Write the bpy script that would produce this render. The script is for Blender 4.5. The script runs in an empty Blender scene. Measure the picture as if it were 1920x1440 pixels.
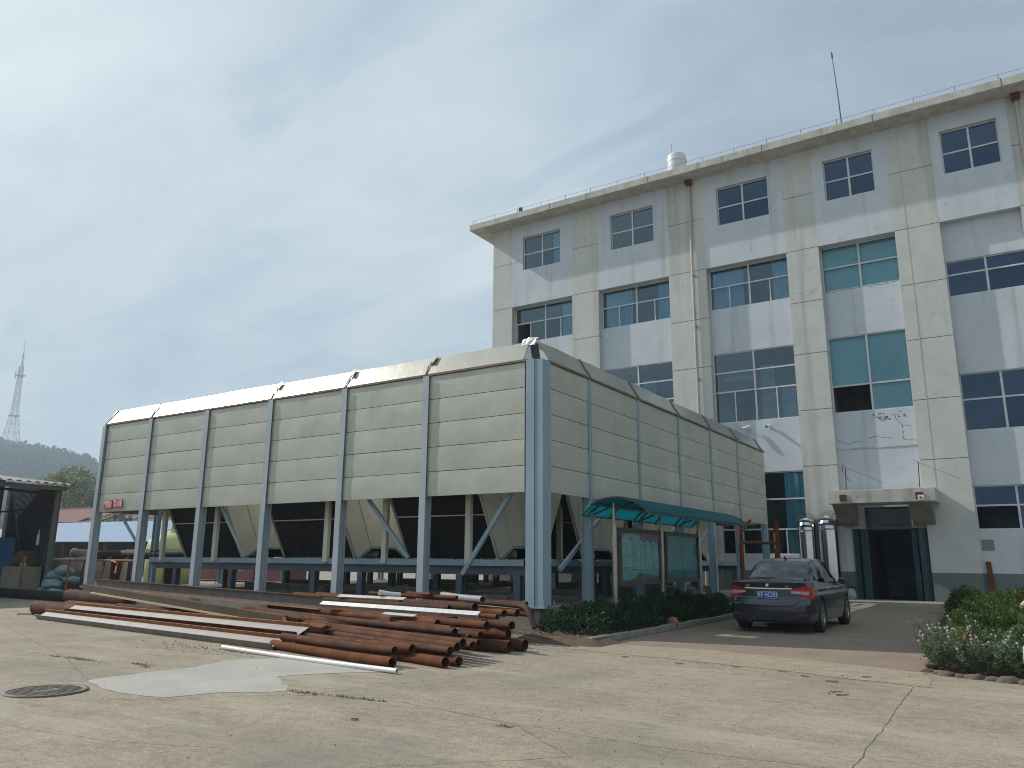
import bpy, bmesh, math, random
import numpy as np
from mathutils import Vector, Matrix, noise as mnoise
random.seed(7); RNG = np.random.default_rng(7)
SC = bpy.context.scene; COL = SC.collection
R = math.radians

# ------------------------------------------------------------------ camera, world, sun, exposure
cam_d = bpy.data.cameras.new("camera"); cam = bpy.data.objects.new("camera", cam_d); COL.objects.link(cam)
cam_d.sensor_fit = 'HORIZONTAL'; cam_d.sensor_width = 36.0; cam_d.lens = 36.0 * 1450.0 / 1920.0
cam_d.clip_start = 0.05; cam_d.clip_end = 6000
YAW, PIT, ROLL = R(-33.134), R(12.806), R(0.44)
fw = Vector((math.sin(YAW) * math.cos(PIT), math.cos(YAW) * math.cos(PIT), math.sin(PIT)))
r0 = Vector((math.cos(YAW), -math.sin(YAW), 0)); u0 = r0.cross(fw)
rt = math.cos(ROLL) * r0 + math.sin(ROLL) * u0; up = -math.sin(ROLL) * r0 + math.cos(ROLL) * u0
M = Matrix((rt, up, -fw)).transposed().to_4x4(); M.translation = Vector((0, 0, 1.4)); cam.matrix_world = M
SC.camera = cam

TO_SUN = Vector((-4.57, -0.92, 3.6)).normalized()
sun_d = bpy.data.lights.new("sun", 'SUN'); sun_d.energy = 5.0; sun_d.angle = R(0.6); sun_d.color = (1.0, 0.945, 0.86)
sun = bpy.data.objects.new("sun", sun_d); COL.objects.link(sun)
sun.rotation_euler = TO_SUN.to_track_quat('Z', 'Y').to_euler(); sun.location = TO_SUN * 60

SC.view_settings.view_transform = 'Standard'; SC.view_settings.look = 'None'
SC.view_settings.exposure = -0.12; SC.view_settings.gamma = 1.0
SC.render.engine = 'CYCLES'
SC.cycles.use_denoising = True; SC.cycles.filter_width = 1.05
SC.cycles.max_bounces = 7; SC.cycles.diffuse_bounces = 3; SC.cycles.glossy_bounces = 4
SC.cycles.transparent_max_bounces = 12; SC.cycles.transmission_bounces = 4; SC.cycles.volume_bounces = 0
SC.cycles.sample_clamp_indirect = 6.0; SC.cycles.caustics_reflective = False; SC.cycles.caustics_refractive = False

W = bpy.data.worlds.new("World"); SC.world = W; W.use_nodes = True
def build_world():
    nt = W.node_tree; N = nt.nodes; L = nt.links; N.clear()
    out = N.new('ShaderNodeOutputWorld'); bg = N.new('ShaderNodeBackground'); bg.inputs[1].default_value = 0.1
    sky = N.new('ShaderNodeTexSky'); sky.sky_type = 'NISHITA'; sky.sun_disc = False
    sky.sun_elevation = math.asin(TO_SUN.z); sky.sun_rotation = math.atan2(TO_SUN.x, TO_SUN.y)
    sky.dust_density = 3.0; sky.air_density = 1.2
    tc = N.new('ShaderNodeTexCoord')
    def vm(op, a, b=None):
        n = N.new('ShaderNodeVectorMath'); n.operation = op
        for i, v in enumerate((a, b)):
            if v is None: continue
            if hasattr(v, 'links'): L.new(v, n.inputs[i])
            else: n.inputs[i].default_value = v
        return n
    def mt(op, a, b=None, c=None, clamp=False):
        n = N.new('ShaderNodeMath'); n.operation = op; n.use_clamp = clamp
        for i, v in enumerate((a, b, c)):
            if v is None: continue
            if hasattr(v, 'links'): L.new(v, n.inputs[i])
            else: n.inputs[i].default_value = v
        return n.outputs[0]
    d = tc.outputs['Generated']
    # cloud layer at fixed height: project direction on a plane so clouds stretch towards the horizon
    sep = N.new('ShaderNodeSeparateXYZ'); L.new(d, sep.inputs[0])
    zc = mt('MAXIMUM', sep.outputs['Z'], 0.0); zc = mt('ADD', zc, 0.22)
    cmb = N.new('ShaderNodeCombineXYZ')
    L.new(mt('DIVIDE', sep.outputs['X'], zc), cmb.inputs[0]); L.new(mt('DIVIDE', sep.outputs['Y'], zc), cmb.inputs[1])
    rotm = N.new('ShaderNodeMapping'); L.new(cmb.outputs[0], rotm.inputs[0])
    rotm.inputs['Rotation'].default_value = (0, 0, R(28)); rotm.inputs['Scale'].default_value = (1.0, 2.1, 1.0)
    def nz(scale, det, rough, dist=0.0, w=0.0):
        n = N.new('ShaderNodeTexNoise'); n.noise_dimensions = '4D'; n.inputs['W'].default_value = w
        L.new(rotm.outputs[0], n.inputs['Vector']); n.inputs['Scale'].default_value = scale
        n.inputs['Detail'].default_value = det; n.inputs['Roughness'].default_value = rough; n.inputs['Distortion'].default_value = dist
        return n.outputs['Fac']
    n1 = nz(0.75, 6, 0.5, 0.7, 1.3); n2 = nz(2.0, 9, 0.58, 0.8, 4.2)
    cl = mt('ADD', mt('MULTIPLY', n1, 0.55), mt('MULTIPLY', n2, 0.62)); cl = mt('SUBTRACT', cl, .045)
    def lobe(v, k, amp):
        v = Vector(v).normalized()
        dn = N.new('ShaderNodeVectorMath'); dn.operation = 'DOT_PRODUCT'
        nrm = vm('NORMALIZE', d); L.new(nrm.outputs[0], dn.inputs[0]); dn.inputs[1].default_value = v
        e = mt('MULTIPLY', mt('SUBTRACT', dn.outputs['Value'], 1.0), k)
        return mt('MULTIPLY', mt('POWER', math.e, e), amp)
    b = mt('ADD', lobe((-0.53, 0.67, 0.50), 24, 0.24), lobe((-0.84, 0.27, 0.49), 45, 0.26))
    b = mt('ADD', b, lobe((-0.72, 0.62, 0.30), 10, 0.04)); b = mt('ADD', b, lobe((-0.62, 0.70, 0.36), 60, 0.06))
    b = mt('ADD', b, lobe((-0.05, 0.80, 0.60), 5, -0.22))
    b = mt('ADD', b, lobe((-0.62, 0.56, 0.55), 60, -0.06))
    b = mt('ADD', b, lobe((-0.4, -0.8, 0.4), 1.5, 0.05))
    br = mt('ADD', cl, b)
    ramp = N.new('ShaderNodeValToRGB'); L.new(br, ramp.inputs[0])
    e = ramp.color_ramp.elements
    e[0].position = 0.28; e[0].color = (0.36, 0.45, 0.545, 1)
    e[1].position = 0.86; e[1].color = (0.86, 0.95, 0.99, 1)
    a = e.new(0.48); a.color = (0.50, 0.62, 0.73, 1)
    a = e.new(0.64); a.color = (0.66, 0.785, 0.85, 1)
    sc = vm('SCALE', ramp.outputs[0]); sc.inputs['Scale'].default_value = 10.0
    mix = N.new('ShaderNodeMix'); mix.data_type = 'RGBA'; mix.inputs['Factor'].default_value = 0.90
    L.new(sky.outputs[0], mix.inputs['A']); L.new(sc.outputs[0], mix.inputs['B'])
    L.new(mix.outputs['Result'], bg.inputs[0]); L.new(bg.outputs[0], out.inputs[0])
build_world()

# ------------------------------------------------------------------ helpers
def tag(o, label=None, cat=None, group=None, kind=None):
    if label: o['label'] = label
    if cat: o['category'] = cat
    if group: o['group'] = group
    if kind: o['kind'] = kind
    return o
def empty(name, loc=(0, 0, 0), rz=0, label=None, cat=None, group=None, parent=None):
    o = bpy.data.objects.new(name, None); COL.objects.link(o); o.location = loc; o.rotation_euler = (0, 0, rz)
    o.empty_display_size = 0.2
    if parent: o.parent = parent
    return tag(o, label, cat, group)
def copy_tree(o, parent=None):
    c = o.copy(); COL.objects.link(c); c.parent = parent
    for ch in [x for x in bpy.data.objects if x.parent == o]: copy_tree(ch, c)
    return c

class MB:
    """collects geometry, then links it as ONE mesh object"""
    def __init__(s): s.v = []; s.f = []; s.m = []; s.sm = []; s.cur = 0
    def add(s, vs, fs, smooth=False):
        o = len(s.v); s.v += [tuple(v) for v in vs]
        for f in fs: s.f.append(tuple(i + o for i in f)); s.m.append(s.cur); s.sm.append(smooth)
        return s
    def box(s, x0, x1, y0, y1, z0, z1, mtx=None):
        vs = [Vector((x, y, z)) for z in (z0, z1) for y in (y0, y1) for x in (x0, x1)]
        if mtx: vs = [mtx @ v for v in vs]
        return s.add(vs, [(0, 2, 3, 1), (4, 5, 7, 6), (0, 1, 5, 4), (2, 6, 7, 3), (0, 4, 6, 2), (1, 3, 7, 5)])
    def bar(s, a, b, w, h, upv=(0, 0, 1)):
        """rectangular bar from a to b; w across, h along up"""
        a = Vector(a); b = Vector(b); d = (b - a).normalized(); u = Vector(upv)
        if abs(d.dot(u)) > 0.99: u = Vector((0, 1, 0))
        r = d.cross(u).normalized(); u = r.cross(d)
        vs = [p + r * (sx * w / 2) + u * (sy * h / 2) for p in (a, b) for sx, sy in ((-1, -1), (1, -1), (1, 1), (-1, 1))]
        return s.add(vs, [(3, 2, 1, 0), (4, 5, 6, 7), (0, 1, 5, 4), (1, 2, 6, 5), (2, 3, 7, 6), (3, 0, 4, 7)])
    def prof(s, a, b, pts, roll=0.0, upv=(0, 0, 1)):
        """sweep a closed 2-D profile (across, up) from a to b"""
        a = Vector(a); b = Vector(b); d = (b - a).normalized(); u = Vector(upv)
        if abs(d.dot(u)) > 0.99: u = Vector((0, 1, 0))
        r = d.cross(u).normalized(); u = r.cross(d)
        c, sn = math.cos(roll), math.sin(roll); r, u = r * c + u * sn, -r * sn + u * c
        n = len(pts); vs = [p + r * x + u * y for p in (a, b) for x, y in pts]
        fs = [(i, (i + 1) % n, n + (i + 1) % n, n + i) for i in range(n)]
        return s.add(vs, fs + [tuple(range(n - 1, -1, -1)), tuple(range(n, 2 * n))])
    def tube(s, pts, rad, n=12, cap=True, hollow=0.0):
        """smooth tube through points; hollow = wall thickness shows an open end"""
        pts = [Vector(p) for p in pts]; rr = rad if hasattr(rad, '__len__') else [rad] * len(pts)
        rings = []; up_ = Vector((0, 0, 1))
        for i, p in enumerate(pts):
            d = (pts[min(i + 1, len(pts) - 1)] - pts[max(i - 1, 0)]).normalized()
            ref = up_ if abs(d.dot(up_)) < 0.95 else Vector((0, 1, 0))
            x = d.cross(ref).normalized(); y = x.cross(d)
            rings.append((p, x, y, rr[i], d))
        def emit(k, flip):
            o = []
            for p, x, y, r_, d in rings:
                for j in range(n):
                    t = 2 * math.pi * j / n; o.append(p + x * (math.cos(t) * (r_ - k)) + y * (math.sin(t) * (r_ - k)))
            fs = []
            for i in range(len(rings) - 1):
                for j in range(n):
                    q = (i * n + j, i * n + (j + 1) % n, (i + 1) * n + (j + 1) % n, (i + 1) * n + j)
                    fs.append(q[::-1] if not flip else q)
            s.add(o, fs, True)
        emit(0, False)
        if hollow:
            emit(hollow, True)
            for p, x, y, r_, d in (rings[0], rings[-1]):
                o = [p + x * (math.cos(2 * math.pi * j / n) * q) + y * (math.sin(2 * math.pi * j / n) * q) for q in (r_, r_ - hollow) for j in range(n)]
                s.add(o, [(j, (j + 1) % n, n + (j + 1) % n, n + j) for j in range(n)])
        elif cap:
            for p, x, y, r_, d in (rings[0], rings[-1]):
                s.add([p + x * (math.cos(2 * math.pi * j / n) * r_) + y * (math.sin(2 * math.pi * j / n) * r_) for j in range(n)], [tuple(range(n))])
        return s
    def grid(s, P, smooth=True, flip=False):
        """P = rows of points"""
        h, w = len(P), len(P[0]); vs = [p for row in P for p in row]
        fs = [(i * w + j, i * w + j + 1, (i + 1) * w + j + 1, (i + 1) * w + j) for i in range(h - 1) for j in range(w - 1)]
        if flip: fs = [f[::-1] for f in fs]
        return s.add(vs, fs, smooth)
    def lathe(s, prof, c=(0, 0, 0), n=32, smooth=True):
        c = Vector(c)
        P = [[c + Vector((r_ * math.cos(2 * math.pi * j / n), r_ * math.sin(2 * math.pi * j / n), z)) for j in range(n + 1)] for r_, z in prof]
        return s.grid(P, smooth)
    def build(s, name, mats, parent=None, bevel=0.0, **kw):
        me = bpy.data.meshes.new(name); me.from_pydata(s.v, [], s.f)
        mats = mats if isinstance(mats, (list, tuple)) else [mats]
        for m in mats: me.materials.append(m)
        me.polygons.foreach_set('material_index', s.m); me.polygons.foreach_set('use_smooth', s.sm)
        me.update()
        o = bpy.data.objects.new(name, me); COL.objects.link(o)
        if parent: o.parent = parent
        if bevel:
            b = o.modifiers.new('bevel', 'BEVEL'); b.width = bevel; b.segments = 2; b.limit_method = 'ANGLE'; b.angle_limit = R(40)
        return tag(o, **kw) if kw else o

# ------------------------------------------------------------------ materials
def sock(nt, v, inp):
    if hasattr(v, 'links'): nt.links.new(v, inp)
    else: inp.default_value = v
def mat(name, col, rough=0.7, metal=0.0, c2=None, scale=3.0, amt=0.5, det=6, stretch=(1, 1, 1), bump=0.0, bscale=30, spec=0.5,
        c3=None, s3=1.0, t3=(0.5, 0.65), st3=(1, 1, 1), island=0.0, rvar=0.0, coord='Object', bdist=0.02, trans=0.0, streak=None, extra=None):
    m = bpy.data.materials.new(name); m.use_nodes = True; nt = m.node_tree; N = nt.nodes; L = nt.links
    p = N['Principled BSDF']; p.inputs['Roughness'].default_value = rough; p.inputs['Metallic'].default_value = metal
    p.inputs['Specular IOR Level'].default_value = spec
    tc = N.new('ShaderNodeTexCoord')
    def noise(sc, d, st=(1, 1, 1), off=0.0, rg=0.55):
        mp = N.new('ShaderNodeMapping'); L.new(tc.outputs[coord], mp.inputs[0]); mp.inputs['Scale'].default_value = st
        mp.inputs['Location'].default_value = (off, off * 0.7, off * 1.3)
        n = N.new('ShaderNodeTexNoise'); L.new(mp.outputs[0], n.inputs['Vector'])
        n.inputs['Scale'].default_value = sc; n.inputs['Detail'].default_value = d; n.inputs['Roughness'].default_value = rg
        return n.outputs['Fac']
    def mixc(f, a, b):
        n = N.new('ShaderNodeMix'); n.data_type = 'RGBA'; sock(nt, f, n.inputs['Factor'])
        for v, k in ((a, 'A'), (b, 'B')):
            if hasattr(v, 'links'): L.new(v, n.inputs[k])
            else: n.inputs[k].default_value = (*v[:3], 1)
        return n.outputs['Result']
    def rng(f, a, b, lo=0.0, hi=1.0):
        n = N.new('ShaderNodeMapRange'); L.new(f, n.inputs[0]); n.interpolation_type = 'SMOOTHSTEP'
        n.inputs['From Min'].default_value = a; n.inputs['From Max'].default_value = b
        n.inputs['To Min'].default_value = lo; n.inputs['To Max'].default_value = hi
        return n.outputs[0]
    c = col
    if c2: c = mixc(rng(noise(scale, det, stretch), 0.5 - 0.25 / max(amt, .05) * .5, 0.5 + 0.25 / max(amt, .05) * .5, 0, 1), col, c2)
    if c3: c = mixc(rng(noise(s3, 5, st3, 7.7), t3[0], t3[1]), c, c3)
    if streak: c = mixc(rng(noise(streak[0], 4, (1, 1, 0.06), 3.1), streak[2], streak[2] + .2, 0, streak[3]), c, streak[1])
    if island:
        g = N.new('ShaderNodeNewGeometry'); h = N.new('ShaderNodeHueSaturation')
        L.new(rng(g.outputs['Random Per Island'], 0, 1, 1 - island, 1 + island), h.inputs['Value'])
        sock(nt, c if hasattr(c, 'links') else (*c[:3], 1), h.inputs['Color']); c = h.outputs[0]
        n2 = N.new('ShaderNodeMath'); n2.operation = 'MULTIPLY_ADD'; L.new(g.outputs['Random Per Island'], n2.inputs[0]); n2.inputs[1].default_value = 0.05; n2.inputs[2].default_value = 0.475
        L.new(n2.outputs[0], h.inputs['Hue'])
    if extra: c = extra(nt, N, L, c, noise, mixc, rng, tc)
    sock(nt, c if hasattr(c, 'links') else (*c[:3], 1), p.inputs['Base Color'])
    if rvar: L.new(rng(noise(scale * 1.7, 5, stretch, 2.2), 0.3, 0.7, max(rough - rvar, .02), min(rough + rvar, 1)), p.inputs['Roughness'])
    if bump:
        b = N.new('ShaderNodeBump'); b.inputs['Strength'].default_value = bump; b.inputs['Distance'].default_value = bdist
        L.new(noise(bscale, 6, stretch if bump < 0 else (1, 1, 1), 5.0), b.inputs['Height']); L.new(b.outputs[0], p.inputs['Normal'])
    if trans:
        tr = N.new('ShaderNodeBsdfTranslucent'); sock(nt, c if hasattr(c, 'links') else (*c[:3], 1), tr.inputs[0])
        mx = N.new('ShaderNodeMixShader'); mx.inputs[0].default_value = trans
        out = N['Material Output']; L.new(p.outputs[0], mx.inputs[1]); L.new(tr.outputs[0], mx.inputs[2]); L.new(mx.outputs[0], out.inputs[0])
    return m
def glassmat(name, tint, refl=1.0, rough=0.02, base=0.04, gl=(.9, .95, 1, 1)):
    m = bpy.data.materials.new(name); m.use_nodes = True; nt = m.node_tree; N = nt.nodes; L = nt.links; N.clear()
    out = N.new('ShaderNodeOutputMaterial'); t = N.new('ShaderNodeBsdfTransparent'); t.inputs[0].default_value = (*tint, 1)
    g = N.new('ShaderNodeBsdfGlossy'); g.inputs['Roughness'].default_value = rough; g.inputs[0].default_value = gl
    fr = N.new('ShaderNodeFresnel'); fr.inputs[0].default_value = 1.5
    mu = N.new('ShaderNodeMath'); mu.operation = 'MULTIPLY_ADD'; mu.use_clamp = True; mu.inputs[1].default_value = refl; mu.inputs[2].default_value = base
    ge = N.new('ShaderNodeNewGeometry'); isl = N.new('ShaderNodeMath'); isl.operation = 'MULTIPLY_ADD'; isl.inputs[1].default_value = .5; isl.inputs[2].default_value = .75
    L.new(ge.outputs['Random Per Island'], isl.inputs[0]); m2 = N.new('ShaderNodeMath'); m2.operation = 'MULTIPLY'; L.new(mu.outputs[0], m2.inputs[0]); L.new(isl.outputs[0], m2.inputs[1])
    tcg = N.new('ShaderNodeTexCoord'); ng = N.new('ShaderNodeTexNoise'); ng.inputs['Scale'].default_value = 1.3; L.new(tcg.outputs['Object'], ng.inputs['Vector'])
    bu = N.new('ShaderNodeBump'); bu.inputs['Strength'].default_value = .12; bu.inputs['Distance'].default_value = .05; L.new(ng.outputs[0], bu.inputs['Height']); L.new(bu.outputs[0], g.inputs['Normal'])
    L.new(fr.outputs[0], mu.inputs[0]); mx = N.new('ShaderNodeMixShader'); L.new(m2.outputs[0], mx.inputs[0])
    L.new(t.outputs[0], mx.inputs[1]); L.new(g.outputs[0], mx.inputs[2]); L.new(mx.outputs[0], out.inputs[0])
    return m

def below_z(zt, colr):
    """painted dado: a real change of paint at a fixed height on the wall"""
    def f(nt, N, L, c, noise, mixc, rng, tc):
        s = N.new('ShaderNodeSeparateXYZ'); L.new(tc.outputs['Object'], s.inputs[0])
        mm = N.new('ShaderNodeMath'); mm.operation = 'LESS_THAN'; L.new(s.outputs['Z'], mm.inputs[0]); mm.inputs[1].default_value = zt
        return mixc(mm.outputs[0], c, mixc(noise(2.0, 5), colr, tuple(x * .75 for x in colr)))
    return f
def rust_extra(nt, N, L, c, noise, mixc, rng, tc):
    # every pipe rusts its own way; rubbed bare flecks and mud along the length
    oi = N.new('ShaderNodeObjectInfo'); h = N.new('ShaderNodeHueSaturation')
    L.new(rng(oi.outputs['Random'], 0, 1, .55, 1.10), h.inputs['Value']); L.new(rng(oi.outputs['Random'], 0, 1, .80, 1.05), h.inputs['Saturation']); L.new(c, h.inputs['Color']); c = h.outputs[0]
    c = mixc(rng(noise(16, 5, (.25, 1, 1), 9, .7), .60, .70, 0, .6), c, (.25, .17, .12))
    c = mixc(rng(noise(7, 6, (.5, 1, 1), 19, .7), .56, .68, 0, .7), c, (.045, .024, .016))
    return c
def concrete_extra(nt, N, L, c, noise, mixc, rng, tc):
    # aggregate specks, large stains, long drag marks
    v = N.new('ShaderNodeTexVoronoi'); v.inputs['Scale'].default_value = 26; L.new(tc.outputs['Object'], v.inputs['Vector'])
    c = mixc(rng(v.outputs['Distance'], 0.05, 0.40, 0.55, 0.0), c, (0.13, 0.115, 0.095))
    c = mixc(rng(noise(42, 3, (1, 1, 1), 3, .7), 0.55, 0.72, 0, 0.65), c, (0.43, 0.39, 0.325))
    c = mixc(rng(noise(34, 4, (1, 1, 1), 13, .75), 0.52, 0.70, 0, 0.55), c, (0.12, 0.105, 0.088))
    c = mixc(rng(noise(9, 9, (.8, 1, 1), 51, .75), 0.48, 0.60, 0, .50), c, (0.175, 0.152, 0.122))
    c = mixc(rng(noise(14, 8, (.8, 1, 1), 61, .75), 0.50, 0.62, 0, .45), c, (0.40, 0.35, 0.28))
    c = mixc(rng(noise(3.5, 9, (.7, 1.3, 1), 71, .7), 0.50, 0.64, 0, .35), c, (0.20, 0.175, 0.14))
    c = mixc(rng(noise(0.9, 9, (.35, 1.6, 1), 41, .7), 0.48, 0.66, 0, .6), c, (0.37, 0.33, 0.265))
    c = mixc(rng(noise(0.35, 7, (1, 1, 1), 11), 0.48, 0.68, 0, .55), c, (0.165, 0.147, 0.123))
    c = mixc(rng(noise(1.6, 8, (1, 2.5, 1), 21, .65), 0.55, 0.75, 0, .5), c, (0.125, 0.11, 0.092))
    c = mixc(rng(noise(6.0, 8, (1, 1, 1), 31, .7), 0.62, 0.78, 0, .45), c, (0.09, 0.078, 0.066))
    return c

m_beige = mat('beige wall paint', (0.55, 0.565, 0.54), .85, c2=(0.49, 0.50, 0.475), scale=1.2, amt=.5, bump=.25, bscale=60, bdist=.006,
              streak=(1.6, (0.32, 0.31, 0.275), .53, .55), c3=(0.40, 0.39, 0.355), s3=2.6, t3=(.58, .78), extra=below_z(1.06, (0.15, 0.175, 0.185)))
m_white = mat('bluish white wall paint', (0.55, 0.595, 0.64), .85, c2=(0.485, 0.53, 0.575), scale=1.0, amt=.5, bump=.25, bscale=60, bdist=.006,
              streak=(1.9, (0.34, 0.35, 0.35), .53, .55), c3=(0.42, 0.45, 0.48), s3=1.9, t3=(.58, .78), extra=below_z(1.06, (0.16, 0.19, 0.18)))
m_groove = mat('groove shadow gap', (0.12, 0.12, 0.11), .9)
m_eave = mat('weathered concrete eave', (0.54, 0.535, 0.495), .9, c2=(0.40, 0.39, 0.35), scale=2.0, amt=.6, bump=.4, bscale=25, bdist=.01,
             streak=(3.5, (0.24, 0.225, 0.19), .56, .6), c3=(0.26, 0.245, 0.21), s3=4.0, t3=(.60, .74))
m_soffit = mat('soffit plaster', (0.50, 0.51, 0.48), .9, c2=(0.40, 0.40, 0.37), scale=1.5, amt=.5, c3=(0.16, 0.15, 0.13), s3=2.4, t3=(.68, .76))
m_frame = mat('window frame aluminium', (0.62, 0.64, 0.66), .45, c2=(0.5, 0.52, 0.54), scale=4, amt=.4)
m_glass = glassmat('window glass', (0.55, 0.74, 0.82), 2.1, .015, .06, (.62, .80, .92, 1))
m_glass2 = glassmat('darker blue window glass', (0.18, 0.30, 0.50), 1.7, .015, .06, (.36, .54, .80, 1))
m_glass3 = glassmat('clear teal window glass', (0.72, 0.90, 0.92), .9, .015, .04, (.6, .85, .95, 1))
m_blind = mat('teal roller blind', (0.46, 0.70, 0.78), .8, c2=(0.40, 0.64, 0.72), scale=.8, amt=.4)
m_curt = mat('blue curtain', (0.22, 0.55, 0.72), .9, c2=(0.38, 0.72, 0.86), scale=7, amt=.7, stretch=(1, 1, .08))
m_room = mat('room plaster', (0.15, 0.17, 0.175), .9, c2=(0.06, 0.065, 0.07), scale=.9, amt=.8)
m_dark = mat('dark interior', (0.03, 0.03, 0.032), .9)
m_steel = mat('blue grey painted steel', (0.27, 0.37, 0.43), .5, c2=(0.21, 0.295, 0.35), scale=2.0, amt=.5, bump=.08, bscale=20, stretch=(1, 1, .3),
              c3=(0.24, 0.17, 0.12), s3=3.5, t3=(.70, .78))
m_steel_d = mat('dark blue painted steel', (0.085, 0.11, 0.14), .55, c2=(0.06, 0.08, 0.105), scale=2.0, amt=.5, c3=(0.12, 0.08, 0.06), s3=3, t3=(.68, .78))
m_panel = mat('enclosure sheet metal panel', (0.475, 0.485, 0.415), .38, metal=.2, c2=(0.415, 0.43, 0.37), scale=.8, amt=.6, stretch=(1, 1, 1.6), bump=.30, bscale=.9, bdist=.07, rvar=.14,
              streak=(2.2, (0.36, 0.355, 0.30), .56, .4), c3=(0.40, 0.395, 0.34), s3=1.1, t3=(.58, .86))
m_cap = mat('enclosure cap sheet', (0.46, 0.455, 0.40), .24, metal=.55, c2=(0.42, 0.415, 0.365), scale=1.2, amt=.5, bump=.25, bscale=1.3, bdist=.04)
m_fascia = mat('brown fascia strip', (0.14, 0.10, 0.065), .7, c2=(0.24, 0.17, 0.10), scale=6, amt=.6)
m_cool = mat('cream cooler sheet', (0.62, 0.61, 0.50), .5, c2=(0.54, 0.53, 0.43), scale=2.0, amt=.5, streak=(2.0, (0.25, 0.23, 0.17), .58, .5), bump=.1, bscale=3)
m_fin = mat('black cooler fins', (0.010, 0.011, 0.012), .7, c2=(0.022, 0.018, 0.015), scale=3, amt=.7, c3=(0.035, 0.03, 0.026), s3=9, t3=(.66, .76), spec=.2)
m_conc = mat('yard concrete', (0.325, 0.268, 0.195), .93, c2=(0.255, 0.212, 0.158), scale=1.1, amt=.6, bump=.8, bscale=36, bdist=.012, extra=concrete_extra)
m_drive = mat('shade darkened drive', (0.205, 0.155, 0.115), .92, c2=(0.245, 0.188, 0.142), scale=1.4, amt=.6, bump=.4, bscale=90, bdist=.006, extra=lambda nt, N, L, c, noise, mixc, rng, tc: mixc(rng(noise(5, 8, (1, 1, 1), 9, .7), .56, .74, 0, .6), c, (0.115, 0.092, 0.075)))  # concrete tone browned and darkened to carry the enclosure's shadow
m_tan = mat('tan sunlit edge', (0.325, 0.268, 0.195), .95, c2=(0.255, 0.21, 0.152), scale=4, amt=.6, bump=.3, bscale=90, bdist=.005)  # lighter ground colour painting the sunlit end of the drive
m_patch = mat('pale cement patch', (0.385, 0.37, 0.33), .9, c2=(0.33, 0.315, 0.28), scale=1.6, amt=.6, bump=.25, bscale=90, bdist=.004, c3=(.24, .23, .21), s3=3.5, t3=(.62, .8))
m_plinth = mat('plinth cement', (0.27, 0.255, 0.22), .9, c2=(0.20, 0.187, 0.16), scale=2.2, amt=.6, bump=.5, bscale=30, bdist=.01, c3=(0.12, 0.10, 0.085), s3=5, t3=(.68, .76))
m_crack = mat('crack dirt', (0.085, 0.075, 0.06), .95)
m_rust = mat('rusty steel', (0.150, 0.050, 0.017), .85, spec=.2, c2=(0.078, 0.029, 0.014), scale=4.0, amt=.9, stretch=(.5, .5, 1), bump=.35, bscale=60, bdist=.004, c3=(0.24, 0.11, 0.055), s3=11, t3=(.62, .78), extra=rust_extra)
m_rust2 = mat('dark rusty steel', (0.10, 0.036, 0.018), .88, spec=.2, c2=(0.15, 0.052, 0.020), scale=4.0, amt=.8, bump=.35, bscale=60, bdist=.004, c3=(0.075, 0.035, 0.024), s3=6, t3=(.55, .7), extra=rust_extra)
m_rusto = mat('orange rust', (0.36, 0.135, 0.035), .8, c2=(0.24, 0.085, 0.03), scale=7, amt=.8, bump=.2, bscale=60, bdist=.003)
m_mill = mat('grey mill steel', (0.20, 0.19, 0.165), .6, metal=.1, c2=(0.15, 0.14, 0.12), scale=3.5, amt=.7, c3=(0.20, 0.105, 0.05), s3=3, t3=(.62, .75))
m_web = mat('pale primed steel', (0.34, 0.315, 0.305), .6, metal=.0, c2=(0.27, 0.245, 0.23), scale=3, amt=.6, c3=(0.30, 0.17, 0.10), s3=4.5, t3=(.68, .78))
m_galv = mat('galvanised steel', (0.66, 0.66, 0.63), .38, metal=.45, c2=(0.50, 0.50, 0.47), scale=8, amt=.6, c3=(.30, .27, .22), s3=7, t3=(.68, .76))
m_pvc = mat('white plastic pipe', (0.74, 0.73, 0.72), .35, c2=(0.66, 0.65, 0.63), scale=3, amt=.4)
m_greyp = mat('grey plastic pipe', (0.27, 0.28, 0.30), .5, c2=(0.20, 0.21, 0.23), scale=9, amt=.7)
m_blackp = mat('black pipe', (0.018, 0.018, 0.02), .75, c2=(0.035, 0.03, 0.028), scale=4, spec=.25)
m_inox = mat('polished duct metal', (0.62, 0.63, 0.65), .16, metal=1.0, c2=(0.52, 0.53, 0.55), scale=2, amt=.4, bump=.06, bscale=4)
m_post = mat('brushed stainless post', (0.42, 0.39, 0.34), .34, metal=.85, c2=(0.32, 0.30, 0.26), scale=5, amt=.5)
m_alud = mat('dark frame metal', (0.11, 0.12, 0.115), .5, metal=.3, c2=(0.08, 0.085, 0.08), scale=6)
m_poly = glassmat('teal polycarbonate sheet', (0.02, 0.45, 0.50), .35, .25, .03)
def _poly():
    nt = m_poly.node_tree; N = nt.nodes; L = nt.links; out = [n for n in N if n.type == 'OUTPUT_MATERIAL'][0]; prev = out.inputs[0].links[0].from_socket
    d = N.new('ShaderNodeBsdfDiffuse'); d.inputs[0].default_value = (.010, .12, .135, 1); t = N.new('ShaderNodeBsdfTranslucent'); t.inputs[0].default_value = (.01, .22, .26, 1)
    a = N.new('ShaderNodeAddShader'); L.new(d.outputs[0], a.inputs[0]); L.new(t.outputs[0], a.inputs[1]); m = N.new('ShaderNodeMixShader'); m.inputs[0].default_value = .5
    L.new(prev, m.inputs[1]); L.new(a.outputs[0], m.inputs[2]); L.new(m.outputs[0], out.inputs[0])
_poly()
m_door = mat('dark teal door metal', (0.022, 0.075, 0.10), .5, c2=(0.016, 0.052, 0.072), scale=3, amt=.6, c3=(.05, .07, .08), s3=5, t3=(.66, .78))
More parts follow.
